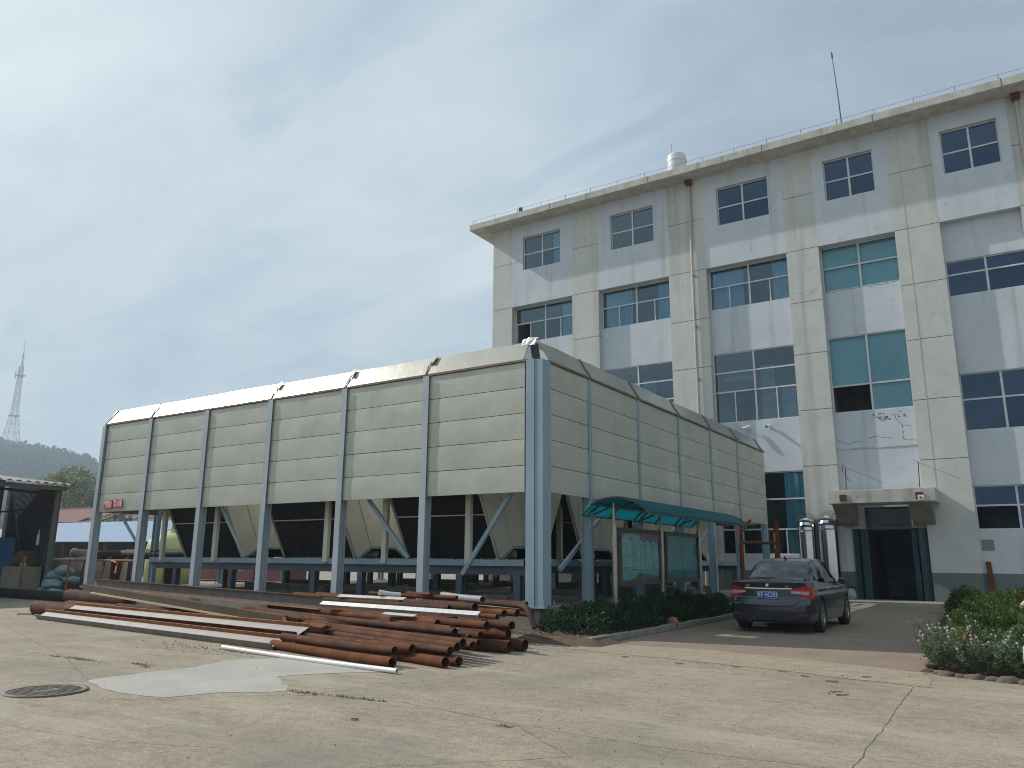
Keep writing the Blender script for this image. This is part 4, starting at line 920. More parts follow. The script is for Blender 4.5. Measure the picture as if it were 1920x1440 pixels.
# ------------------------------------------------------------------ pile of pipes and beams
def pipe(name, a, b, d, m, label, cat='pipe', ext=0.0, hollow=True, group='rusty pipes in the pile on the yard'):
    a = Vector(a); b = Vector(b); dr = (b - a).normalized(); b = b + dr * ext; c = a; L_ = (b - a).length
    mb = MB(); n = max(2, int(L_ / 1.0)); pts = []
    for i in range(n + 1):
        t = i / n; pts.append((b - a) * t + Vector((0, 0, -.012 * math.sin(math.pi * t))))
    mb.tube(pts, d / 2, 20, hollow=.008 if hollow else 0)
    return mb.build(name, m, None, label=label, cat=cat, group=group) if False else _loc(mb.build(name, m), c, label, cat, group)
def _loc(o, c, label, cat, group=None):
    o.location = c; return tag(o, label, cat, group)
PILE = [
 ((-7.13,8.11,.075),(-10.04,8.67,.075),.14,.1,'frontmost rusty pipe lying on the ground behind the white plastic pipe'),
 ((-7.21,8.24,.205),(-9.77,8.63,.205),.12,.1,'rusty pipe resting on top of the frontmost ground pipe'),
 ((-7.26,8.66,.19),(-9.91,9.04,.19),.13,.4,'rusty pipe with a scrap of wire on its end, second row'),
 ((-6.58,8.53,.075),(-9.6,9.3,.075),.14,1.0,'rusty pipe whose dark open end reaches farthest right on the ground'),
 ((-6.50,8.72,.075),(-9.5,9.5,.075),.13,1.0,'rusty pipe half hidden behind the farthest right ground pipe'),
 ((-6.65,8.72,.20),(-10.05,9.62,.20),.11,2.6,'thin rusty pipe third from the front at the right end'),
 ((-6.64,8.87,.24),(-10.18,9.85,.24),.12,2.6,'rusty pipe fourth from the front at the right end'),
 ((-6.69,9.06,.27),(-10.63,10.04,.27),.13,3.0,'rusty pipe with pale scratches running through the middle of the pile'),
 ((-6.67,9.26,.22),(-9.9,10.2,.22),.115,2.6,'rusty pipe end tucked behind the middle row'),
 ((-6.69,9.44,.24),(-9.9,10.4,.24),.105,2.6,'smaller rusty pipe end tucked behind the middle row'),
 ((-7.18,9.52,.36),(-12.01,10.68,.36),.115,2.0,'long rusty pipe lying high in the middle of the pile'),
 ((-7.42,9.74,.38),(-9.84,10.55,.38),.08,4.0,'thin rusty pipe beside the long middle pipe'),
 ((-7.92,10.04,.41),(-11.79,11.08,.41),.125,2.0,'rusty pipe with white chalk writing near its end'),
 ((-7.11,10.24,.41),(-8.87,10.65,.41),.13,4.0,'rusty pipe under the galvanised channel, right part'),
 ((-6.80,10.47,.41),(-7.61,10.76,.41),.13,5.0,'rusty threaded pipe end sticking out at the right'),
 ((-7.50,11.10,.47),(-8.32,11.43,.47),.09,5.0,'short looking rusty pipe end above the threaded one'),
 ((-8.59,11.22,.56),(-12.44,11.94,.56),.12,1.6,'broad rusty pipe behind the galvanised channel'),
 ((-8.26,11.52,.58),(-13.2,12.85,.58),.145,.6,'large dark rusty pipe at the back with wide open end'),
 ((-7.66,11.55,.50),(-8.49,11.90,.50),.12,5.0,'left one of three cut rusty pipe ends near the corner column'),
 ((-7.49,11.70,.50),(-7.9,11.87,.50),.12,5.0,'middle one of three cut rusty pipe ends near the corner column'),
 ((-7.24,11.76,.50),(-7.87,12.03,.50),.12,5.0,'right one of three cut rusty pipe ends near the corner column'),
 ((-7.71,12.36,.63),(-8.85,12.66,.63),.07,4.0,'thin rusty pipe just before the foot of the corner column'),
 ((-9.04,12.02,.70),(-10.56,12.22,.70),.08,1.0,'thin orange rusty pipe on top of the pile'),
 ((-6.81,10.44,.10),(-9.0,10.52,.10),.18,4.0,'dark large pipe in the shadow at the bottom right'),
 ((-6.75,10.78,.10),(-9.0,10.86,.10),.18,4.0,'dark large pipe nearest the plinth at the bottom right'),
 ((-6.95,10.60,.26),(-9.0,10.68,.26),.16,4.0,'dark large pipe resting on the two bottom ones'),
 ((-12.2,11.25,.50),(-22.2,13.02,.56),.13,0,'long rusty pipe running left behind the standing beam'),
]
for a, b_, d, ext, lab in PILE:
    dk = 'dark' in lab
    pipe('rusty_pipe', a, b_, d, m_rust2 if dk else m_rust, lab, ext=ext)
for i, (a, b_, d) in enumerate([((-7.4, 8.9, .07), (-13, 10.3, .07), .13), ((-7.5, 9.3, .07), (-13, 10.6, .07), .13), ((-7.6, 9.7, .08), (-14, 11.2, .08), .14), ((-7.8, 10.0, .22), (-14, 11.5, .22), .13), ((-8.0, 11.2, .30), (-14, 12.5, .30), .16), ((-8.0, 11.6, .2), (-14, 12.7, .2), .18), ((-8.0, 11.0, .12), (-14, 11.4, .12), .18),
                                ((-8.3, 9.9, .32), (-14.2, 11.0, .32), .12), ((-8.2, 10.8, .35), (-14, 12.2, .35), .13), ((-8.5, 12.3, .45), (-14, 12.9, .45), .15), ((-8.7, 12.1, .58), (-14.5, 12.95, .58), .10), ((-9.2,10.1,.30),(-14.8,11.35,.30),.13), ((-9.4,9.55,.17),(-13.8,10.5,.17),.12), ((-7.3,10.6,.30),(-13,12.0,.30),.13), ((-7.2,10.2,.26),(-13,11.6,.26),.12), ((-7.15,9.85,.24),(-13,11.2,.24),.13), ((-6.95,9.0,.08),(-12,10.2,.08),.13), ((-8.1,10.75,.42),(-14,11.9,.42),.12), ((-8.6,11.0,.50),(-14.5,12.2,.50),.10)]):
    pipe('rusty_pipe', a, b_, d, m_rust2, 'rusty pipe buried inside the pile under the others', group='rusty pipes buried in the pile')
# the fat pipe ends at the left of the pile
for i, (a, b_, d, lab) in enumerate([((-20.55, 10.20, .17), (-15.0, 9.7, .17), .33, 'fat rusty pipe whose end is farthest left in the pile'), ((-19.75, 10.55, .18), (-14.0, 10.3, .18), .35, 'fat rusty pipe second from the left end of the pile'),
                                     ((-21.2, 11.30, .40), (-18.2, 11.15, .36), .34, 'upper fat rusty pipe under the long timber coloured beam, left'), ((-19.7, 11.30, .17), (-14, 11.1, .17), .33, 'fat rusty pipe lying under the upper fat one'), ((-17.0, 10.15, .33), (-13.0, 10.1, .30), .14, 'medium rusty pipe starting behind the pale webbed beams')]):
    pipe('rusty_pipe', a, b_, d, m_rust, lab, group='fat rusty pipes at the left end of the pile', hollow=False)
# elbow pipe, grey pipe, short pipes, white ones
e = empty('elbow_pipe', (-7.49, 11.80, .62), 0, 'brown pipe ending in a downturned grey elbow beside the plinth corner', 'pipe')
MB().tube([(-1.4, .62, .0), (0, 0, 0)], .047, 16).build('straight_pipe', m_rust, e)
MB().tube([(0, 0, 0), (.10, -.045, -.005), (.19, -.09, -.04), (.26, -.12, -.10), (.31, -.14, -.18), (.40, -.17, -.34)], .053, 16, hollow=.008).build('elbow', mat('grey brown elbow', (.045, .038, .042), .7, c2=(.075, .04, .03), scale=8, spec=.2), e)
pipe('grey_pipe', (-8.26, 11.76, .70), (-9.95, 12.75, .70), .13, m_greyp, 'mottled grey plastic pipe lying on top of the rusty pile', group=None)
pipe('brown_pipe', (-9.69, 12.05, .74), (-10.46, 12.27, .74), .07, m_rust, 'short crusty brown pipe left of the grey one', group=None)
pipe('white_pipe', (-10.75, 11.75, .76), (-10.50, 12.10, .70), .10, m_pvc, 'short white pipe stub with open end on top of the pile', group=None)
pipe('plastic_pipe', (-6.74, 7.76, .038), (-10.69, 8.17, .038), .065, m_pvc, 'long thin white plastic pipe lying on the ground before the pile', group=None)
# galvanised channel and flat strips
def member(name, a, b_, prof, m, label, roll=0.0, cat='beam', group=None, **kw):
    a = Vector(a); b_ = Vector(b_); mb = MB().prof((0, 0, 0), b_ - a, prof, roll); o = mb.build(name, m); return _loc(o, a, label, cat, group)
U = lambda w, h, t: [(-w / 2, -h / 2), (w / 2, -h / 2), (w / 2, -h / 2 + t), (-w / 2 + t, -h / 2 + t), (-w / 2 + t, h / 2 - t), (w / 2, h / 2 - t), (w / 2, h / 2), (-w / 2, h / 2)]
box = lambda w, h: [(-w / 2, -h / 2), (w / 2, -h / 2), (w / 2, h / 2), (-w / 2, h / 2)]
member('galvanised_channel', (-7.51, 10.60, .53), (-11.32, 10.80, .56), [(-.05, -.03), (.05, -.03), (.05, .03), (.044, .03), (.044, -.024), (-.044, -.024), (-.044, .03), (-.05, .03)], m_galv, 'long bright galvanised channel tied with wire on top of the pile', R(215))
member('metal_strip', (-8.47, 10.14, .50), (-9.27, 10.27, .50), box(.09, .01), m_galv, 'short bright folded metal strip lying below the galvanised channel', R(20), 'strip')
member('metal_strip', (-10.05, 11.71, .66), (-11.90, 11.80, .66), box(.10, .01), m_galv, 'bright metal strip farther up at the back of the pile', R(25), 'strip')
member('metal_bracket', (-7.55, 9.85, .34), (-7.30, 9.80, .34), U(.12, .06, .006), m_galv, 'small pale green metal bracket between pipe ends', R(200), 'bracket')
# beams at the left: (mesh with separately coloured parts)
def hbeam(a, b_, hgt, wdt, roll, label, mats, rotweb=True):
    a = Vector(a); b_ = Vector(b_); r_ = empty('steel_beam', a, 0, label, 'beam', 'long steel beams in the pile'); v = b_ - a
    t, tf = .008, .012
    def P(x0, x1, y0, y1): return [(x0, y0), (x1, y0), (x1, y1), (x0, y1)]
    MB().prof((0, 0, 0), v, P(-t / 2, t / 2, -hgt / 2 + tf, hgt / 2 - tf), roll).build('web', mats[0], r_)
    MB().prof((0, 0, 0), v, P(-wdt / 2, wdt / 2, hgt / 2 - tf, hgt / 2), roll).build('flange', mats[1], r_)
    MB().prof((0, 0, 0), v, P(-wdt / 2, wdt / 2, -hgt / 2, -hgt / 2 + tf), roll).build('flange', mats[2], r_)
    return r_
hbeam((-9.98, 8.66, .10), (-19.05, 9.58, .10), .25, .14, R(-62), 'front steel beam with pale web lying on its side on the ground', [m_web, m_rusto, m_mill])
hbeam((-9.75, 8.95, .27), (-18.35, 9.85, .26), .26, .13, R(-62), 'second steel beam with pale web lying just behind the front one', [m_web, m_rusto, m_rust])
hbeam((-11.5, 11.0, .56), (-22.3, 12.55, .66), .25, .16, 0.0, 'long upright steel beam at the back with orange flanges', [m_mill, m_rust, m_rusto])
b4 = empty('steel_beam', (-10.9, 9.55, .36), 0, 'long brown box beam crossing the pile with pale lower edge', 'beam', 'long steel beams in the pile')
v = Vector((-19.5, 10.75, .66)) - Vector((-10.9, 9.55, .36))
MB().prof((0, 0, 0), v, U(.11, .14, .008), 0).build('channel', mat('brown grey channel', (.105, .078, .058), .8, spec=.2, c2=(.075, .056, .042), scale=4, stretch=(.3, .3, 1), amt=.7), b4)
MB().prof((0, -.03, -.085), v * .93 + Vector((0, -.06, -.085)), box(.09, .034), R(0)).build('edge_strip', m_tan2, b4)
for a, b_, lab in (((-9.55, 9.22, .30), (-10.1, 9.36, .31), 'short rusty channel offcut nearest the pipes, open end right'), ((-9.75, 9.48, .32), (-10.3, 9.6, .33), 'short rusty channel offcut behind the other offcut'), ((-10.5, 9.58, .38), (-10.9, 9.66, .40), 'short rusty channel piece at the end of the brown beam')):
    member('channel_offcut', a, b_, U(.13, .09, .008), m_rust, lab, R(20), 'channel', 'short rusty channel offcuts')
member('timber_sleeper', (-20.9, 9.95, .025), (-20.6, 10.15, .025), box(.12, .05), m_tan2, 'small timber block under the left end of the pile', 0, 'block')
# chalk marks on one pipe: thin strokes
# loose rubble at the plinth corner
for i in range(16):
    rock('rubble_stone', (rr.uniform(-7.7, -6.7), rr.uniform(12.1, 12.75), .02), rr.uniform(.03, .075), (1, 1, .6), 60 + i, label='small pale rubble piece heaped at the plinth corner', cat='rubble', group='rubble at the plinth corner')
mound('dirt_heap', -8.0, -6.0, 11.9, 13.05, .12, m_soil, 24, 16, .4, 9, kind='structure')
# the odd orange stone on the kerb
rock('orange_stone', (-6.42, 16.1, .14), .12, (1.1, .9, 1), 99, mat('orange brown stone', (0.28, .14, .08), .9), label='lone orange brown stone sitting on the garden kerb', cat='stone')

# ------------------------------------------------------------------ manhole, weeds, litter
mh = empty('manhole_cover', (-8.88, 4.62, 0), R(10), 'round cast iron manhole cover set in the yard concrete', 'manhole cover')
m_iron = mat('cast iron', (0.12, 0.105, 0.09), .6, metal=.3, c2=(0.19, 0.165, 0.135), scale=12, amt=.8, bump=.5, bscale=60)
MB().lathe([(.40, 0.0), (.40, .018), (.36, .018), (.355, .006)], n=48).build('ring', m_iron, mh)
mb = MB().lathe([(.355, .012), (0, .012)], n=48)
for i in range(14):
    for j in range(14):
        x, y = -.33 + i * .05, -.33 + j * .05
        if .10 < math.hypot(x, y) < .335: mb.box(x - .016, x + .016, y - .009, y + .009, .012, .018)
for k2 in (.09, .115): mb.lathe([(k2 - .008, .012), (k2 - .008, .018), (k2 + .004, .018), (k2 + .004, .012)], n=32)
mb.build('lid', m_iron, mh)

# ------------------------------------------------------------------ leaves
def leafmat(name, c1, c2, trans=.3, rough=.55, island=.35):
    return mat(name, c1, rough, c2=c2, scale=.9, amt=.7, island=island, trans=trans, spec=.35)
m_jun_d = leafmat('juniper green', (0.034, 0.078, 0.022), (0.024, 0.055, 0.020))
m_jun_l = leafmat('bright juniper green', (0.085, 0.135, 0.018), (0.040, 0.070, 0.013))
m_silver = leafmat('silvery aster leaves', (0.15, 0.20, 0.11), (0.07, 0.115, 0.045), .25)
m_broad = leafmat('broad leaves', (0.05, 0.115, 0.035), (0.075, 0.14, 0.04))
m_petal = mat('pale lilac petals', (0.48, 0.42, 0.46), .8)
m_orange = leafmat('withered orange leaves', (0.42, 0.17, 0.05), (0.32, 0.12, 0.04), .1)
m_stem = mat('plant stems', (0.10, 0.085, 0.05), .8)
m_bark = mat('bark', (0.085, 0.065, 0.05), .95, c2=(0.05, 0.04, 0.03), scale=6)
def leaves(name, C, D, ln, wd, m, parent=None, curl=.25, **kw):
    """C centres, D directions (N,3): one bent rhombus leaf each"""
    n = len(C); D = D / np.linalg.norm(D, axis=1, keepdims=True)
    A = RNG.normal(size=(n, 3)); S = np.cross(D, A); S /= np.linalg.norm(S, axis=1, keepdims=True); U = np.cross(S, D)
    l = (ln * RNG.uniform(.6, 1.25, n))[:, None]; w = (wd * RNG.uniform(.7, 1.2, n))[:, None]
    v = np.stack([C, C + D * l * .5 + S * w * .5 + U * l * curl * .2, C + D * l - U * l * curl * .3, C + D * l * .5 - S * w * .5 + U * l * curl * .2], 1).reshape(-1, 3)
    me = bpy.data.meshes.new(name); me.vertices.add(4 * n); me.vertices.foreach_set('co', v.ravel().astype(np.float32))
    me.loops.add(4 * n); me.loops.foreach_set('vertex_index', np.arange(4 * n, dtype=np.int32))
    me.polygons.add(n); me.polygons.foreach_set('loop_start', np.arange(0, 4 * n, 4, dtype=np.int32)); me.polygons.foreach_set('loop_total', np.full(n, 4, dtype=np.int32))
    me.materials.append(m); me.update(calc_edges=True); me.validate()
    o = bpy.data.objects.new(name, me); COL.objects.link(o)
    if parent: o.parent = parent
    return tag(o, **kw) if kw else o
def hedge(x0, x1, y0, y1, h, n, m, label, sprig=.075, group=None, z0=.05, amp=.10, seed=0, tip=None):
    r_ = empty('hedge', ((x0 + x1) / 2, (y0 + y1) / 2, 0), 0, label, 'hedge', group); cx, cy = (x0 + x1) / 2, (y0 + y1) / 2
    X = RNG.uniform(x0, x1, n * 2); Y = RNG.uniform(y0, y1, n * 2); u = RNG.uniform(0, 1, n * 2)
    hh = np.array([h * (1 + .55 * mnoise.noise(Vector((x * 1.6, y * 1.6, seed))) + .5 * mnoise.noise(Vector((x * 5, y * 5, seed + 4)))) for x, y in zip(X, Y)])
    ed = np.minimum(np.minimum(X - x0, x1 - X), np.minimum(Y - y0, y1 - Y)); hh *= np.clip(.35 + ed / .22, .35, 1)
    Z = z0 + hh * (1 - u ** 2.0 * .95); 
    dens = np.array([mnoise.noise(Vector((x * 4, y * 4, z * 5 + seed))) for x, y, z in zip(X, Y, Z)]); keep = dens > -.18 + RNG.uniform(-.15, .1, n * 2)
    X, Y, Z = X[keep][:n], Y[keep][:n], Z[keep][:n]
    ox = RNG.normal(0, .028, len(X)); oy = RNG.normal(0, .028, len(X))
    D = np.stack([(X - cx) / max(x1 - x0, .1) * 1.1 + RNG.normal(0, .55, len(X)), (Y - cy) / (y1 - y0) * .4 + RNG.normal(0, .55, len(X)), RNG.uniform(.15, 1.2, len(X))], 1)
    leaves('foliage', np.stack([X + ox - cx, Y + oy - cy, Z], 1), D, sprig, sprig * .32, m, r_)
    mb = MB()
    for i in range(int((y1 - y0) * (x1 - x0) * 9) + 4):
        x, y = RNG.uniform(x0 + .1, x1 - .1) - cx, RNG.uniform(y0 + .1, y1 - .1) - cy
        mb.tube([(x, y, 0), (x + RNG.normal(0, .05), y + RNG.normal(0, .05), h * .45), (x + RNG.normal(0, .1), y + RNG.normal(0, .1), h * .85)], [.012, .008, .004], 5)
    mb.build('stems', m_stem, r_); return r_
hedge(-7.72, -6.52, 12.75, 20.9, .42, 30000, m_jun_d, 'low dark juniper hedge under the notice board shelter', seed=1)
hedge(-1.40, -.45, 14.3, 20.6, .40, 26000, m_jun_l, 'bright green juniper hedge on the drive side of the right hand garden', seed=2)
hedge(-.55, 3.2, 18.9, 20.2, .38, 16000, m_jun_l, 'green juniper hedge crossing the garden toward the right edge', seed=3)
hedge(-2.0, 3.5, 24.6, 26.6, .46, 24000, m_jun_l, 'farther juniper hedge below the factory wall, right of the entrance', sprig=.10, seed=4)

# flowering plants in the front corner of the right hand bed
def aster(x, y, h, r_, n, fl, label, m=m_silver, petals=True, k=0):
    e = empty('flowering_plant', (x, y, .03), 0, label, 'plant', 'pale flowering plants in the front of the garden')
    ns = 16; C = []; D = []; mb = MB(); tips = []
    for s_ in range(ns):
        a = RNG.uniform(0, 6.28); q = RNG.uniform(.15, 1) ** .7; tx, ty = math.cos(a) * r_ * q, math.sin(a) * r_ * q; hz = h * RNG.uniform(.72, 1.08) * (1 - .25 * q)
        p0 = Vector((tx * .15, ty * .15, 0)); p1 = Vector((tx * .75, ty * .75, hz * .55)); p2 = Vector((tx, ty, hz)); mb.tube([p0, p1, p2], [.006, .005, .003], 5); tips.append(p2)
        for j in range(n // ns):
            t = RNG.uniform(.05, 1) ** .8; p = p0.lerp(p1, t * 2) if t < .5 else p1.lerp(p2, t * 2 - 1); aa = RNG.uniform(0, 6.28)
            C.append(p); D.append((math.cos(aa), math.sin(aa), RNG.uniform(-.1, 1.0)))
    leaves('foliage', np.array([tuple(c) for c in C]), np.array(D), .085, .017, m, e, curl=.6)
    mb.build('stems', m_stem, e)
    if petals:
        for p in tips[:fl]:
            mb = MB(); c = p + Vector((RNG.normal(0, .02), RNG.normal(0, .02), .055)); mb.tube([p, c], .003, 4)
            for q in range(22):
                a = q * 2.399; rr_ = .017; z = 1 - q / 11; s2 = math.sqrt(max(0, 1 - z * z)); d = Vector((math.cos(a) * s2, math.sin(a) * s2, z * .7)); t = d.cross(Vector((0, 0, 1))).normalized() if s2 > .05 else Vector((1, 0, 0))
                o_ = c + d * rr_; mb.add([c, o_ + t * .006, o_ + d * .004, o_ - t * .006], [(0, 1, 2, 3)])
            mb.lathe([(0, -.016), (.014, -.008), (.016, .002), (.009, .012), (0, .015)], c, 8)
            mb.build('flower_head', m_petal, e)
    return e
pos = [(-1.12, 12.2, 'leftmost silvery plant at the corner of the bed'), (-.82, 12.1, 'second silvery plant along the bed front'), (-.50, 12.05, 'third silvery plant along the bed front'), (-.18, 12.0, 'fourth silvery plant along the bed front'), (.15, 11.95, 'silvery plant on the bed front nearest the right frame edge'),
       (-1.05, 12.65, 'silvery plant behind the leftmost one, hanging over the drive'), (-.70, 12.6, 'silvery plant in the second row, left'), (-.35, 12.55, 'silvery plant in the second row, middle'), (.05, 12.5, 'silvery plant in the second row, right'), (-1.0, 13.2, 'silvery plant in the third row beside the drive'), (-.62, 13.15, 'silvery plant in the third row, middle'), (-1.0, 13.8, 'silvery plant just before the juniper hedge'), (.5, 12.2, 'silvery plant at the right end of the bed front')]
for i, (x, y, lab) in enumerate(pos): aster(x, y, [.50, .42, .46, .40, .42, .58, .5, .48, .46, .62, .5, .6, .42][i], .30, 800, 5 if i % 3 else 7, lab + ' with pale flower heads', k=i)
e = empty('withered_plant', (-.86, 12.45, .42), 0, 'small withered orange plant among the silvery ones', 'plant')
leaves('foliage', RNG.normal(0, .05, (90, 3)) * np.array([1.6, 1, .7]), RNG.normal(0, 1, (90, 3)) + np.array([0, 0, .5]), .08, .014, m_orange, e)
e = empty('leafy_plant', (-.95, 12.5, .1), 0, 'dark green grassy clump inside the flowering corner', 'plant')
leaves('foliage', RNG.normal(0, .13, (1500, 3)) * np.array([2.2, 1.6, .9]) + np.array([.3, .3, .16]), RNG.normal(0, .6, (1500, 3)) + np.array([0, 0, 1]), .11, .015, m_jun_l, e)
e = empty('broadleaf_plant', (-.02, 14.1, .1), 0, 'broad leaved plant at the right frame edge above the red soil', 'plant')
leaves('foliage', RNG.normal(0, .16, (260, 3)) * np.array([1, 1, .8]) + np.array([0, 0, .28]), RNG.normal(0, .7, (260, 3)) + np.array([0, 0, .6]), .16, .08, m_broad, e)
e = empty('twiggy_shrub', (-1.28, 13.5, 0), 0, 'thin reddish twiggy shrub leaning over the drive edge', 'shrub')
mb = MB()
for i in range(26):
    a = RNG.uniform(0, 6.28); q = RNG.uniform(.05, .25); p = Vector((math.cos(a) * q - .08, math.sin(a) * q, RNG.uniform(.35, .68))); mb.tube([(0, 0, 0), p * .55 + Vector((0, 0, .05)), p], [.006, .004, .002], 4)
mb.build('twigs', mat('reddish twigs', (.10, .045, .035), .9), e)
leaves('foliage', RNG.normal(0, .12, (160, 3)) + np.array([-.08, 0, .45]), RNG.normal(0, 1, (160, 3)), .04, .016, m_broad, e)
e = empty('green_barrel', (.09, 11.62, 0), 0, 'pale green rounded drum cut by the right frame edge', 'drum')
MB().lathe([(0, 0), (.20, 0), (.255, .06), (.275, .25), (.26, .42), (.20, .50), (.0, .52)], n=36).build('drum_shell', mat('pale green paint', (.36, .55, .42), .5, c2=(.30, .47, .36), scale=4), e)
MB().lathe([(.278, .22), (.283, .25), (.278, .28)], n=36).build('hoop', mat('dark green hoop', (.04, .13, .10), .6), e)
e = empty('pale_stone', (-.1, 19.9, .55), 0, 'pale yellow rounded stone on the hedge at the right frame edge', 'stone')
rock('stone_body', (0, 0, 0), .14, (1, .8, .8), 5, mat('pale stone', (.45, .38, .24), .9)).parent = e

# weeds in the joints, dead leaves and chips: too many to count
C = []; D = []
for (x, y, s_, n) in [(-11.85, 6.22, .10, 40), (-11.2, 6.25, .22, 150), (-10.05, 6.42, .14, 80), (-9.75, 6.30, .08, 30), (-6.62, 6.14, .16, 120), (-6.1, 6.20, .10, 60), (-5.78, 6.22, .07, 45), (-5.6, 6.24, .05, 25), (-3.95, 5.95, .05, 30)]:
    for i in range(n): C.append((x + RNG.normal(0, s_), y + RNG.normal(0, s_ * .18), .0)); D.append((RNG.normal(0, .8), RNG.normal(0, .8), RNG.uniform(.2, .8)))
tag(leaves('weeds', np.array(C), np.array(D), .035, .008, leafmat('weed green', (.10, .11, .035), (.12, .10, .045), .1)), 'tufts of small weeds growing in the joints of the yard concrete', 'weeds', kind='stuff')
mb = MB(); cr = random.Random(21)
def chip(x, y, s_):
    a = cr.uniform(0, 6.28); z = .005; h = s_ * cr.uniform(.3, .8)
    p = [(x + math.cos(a + t) * s_ * cr.uniform(.6, 1.1), y + math.sin(a + t) * s_ * cr.uniform(.6, 1.1), z) for t in (0, 1.6, 3.1, 4.6)]
    mb.add(p + [(x + cr.uniform(-.3, .3) * s_, y + cr.uniform(-.3, .3) * s_, z + h)], [(0, 1, 4), (1, 2, 4), (2, 3, 4), (3, 0, 4)])
for i in range(520): chip(cr.uniform(-13, 1.2), cr.uniform(2.4, 11), cr.uniform(.004, .011))
for i in range(260): t = cr.uniform(0, 1); chip(-10.2 - t * 1.5 + cr.gauss(0, .7), 8.1 + cr.gauss(0, .25), cr.uniform(.006, .018))
for i in range(130): chip(cr.uniform(-8.5, -1.4), cr.gauss(11.1, .35), cr.uniform(.005, .016))
for i in range(160): chip(cr.gauss(-7.2, .35), cr.gauss(12.2, .22), cr.uniform(.01, .03))
mb.build('gravel', m_crack, label='scattered grit and small chips lying on the yard concrete', cat='grit', kind='stuff')
C = []; D = []
for i in range(150): C.append((RNG.normal(-7.3, .35), RNG.normal(12.55, .16), RNG.uniform(.06, .13))); D.append((RNG.normal(), RNG.normal(), RNG.normal(0, .3)))
tag(leaves('straw_litter', np.array(C), np.array(D), .16, .02, mat('dry straw', (.42, .31, .21), .9, c2=(.3, .2, .13), scale=9)), 'dry straw and leaf litter heaped by the plinth corner', 'litter', kind='stuff')
mb = MB()
for i, (x, y, l_, a) in enumerate([(-2.2, 10.3, .14, .3), (-2.55, 10.6, .10, -.4), (-3.5, 10.9, .09, .2), (-4.3, 10.8, .12, .1), (-5.2, 11.0, .1, .5), (-2.0, 5.5, .06, 1), (-5.2, 5.4, .07, .2), (-3.2, 4.4, .06, .7), (-1.9, 10.95, .1, .1), (-2.9, 10.85, .1, .1)]):
    mb.bar((x, y, .012), (x + l_ * math.cos(a), y + l_ * math.sin(a), .014), .02, .008)
mb.build('twig_litter', m_rust2, label='few dark twigs and flat scraps on the concrete near the drive', cat='litter', kind='stuff')
mb = MB()
for i in range(9):
    a0 = cr.uniform(0, 6.28); r_ = cr.uniform(.06, .17); pts = [(-1.88 + .75 * math.cos(a0 + t) * r_ * 1.4 - .0, 9.45 + math.sin(a0 + t) * r_ * 1.1, .010 + .004 * t) for t in (0, .35, .7)]
    mb.tube(pts, .0035, 4)
mb.build('dry_grass_wisp', m_crack, label='flattened wisp of dry grass lying on the yard concrete', cat='litter', kind='stuff')

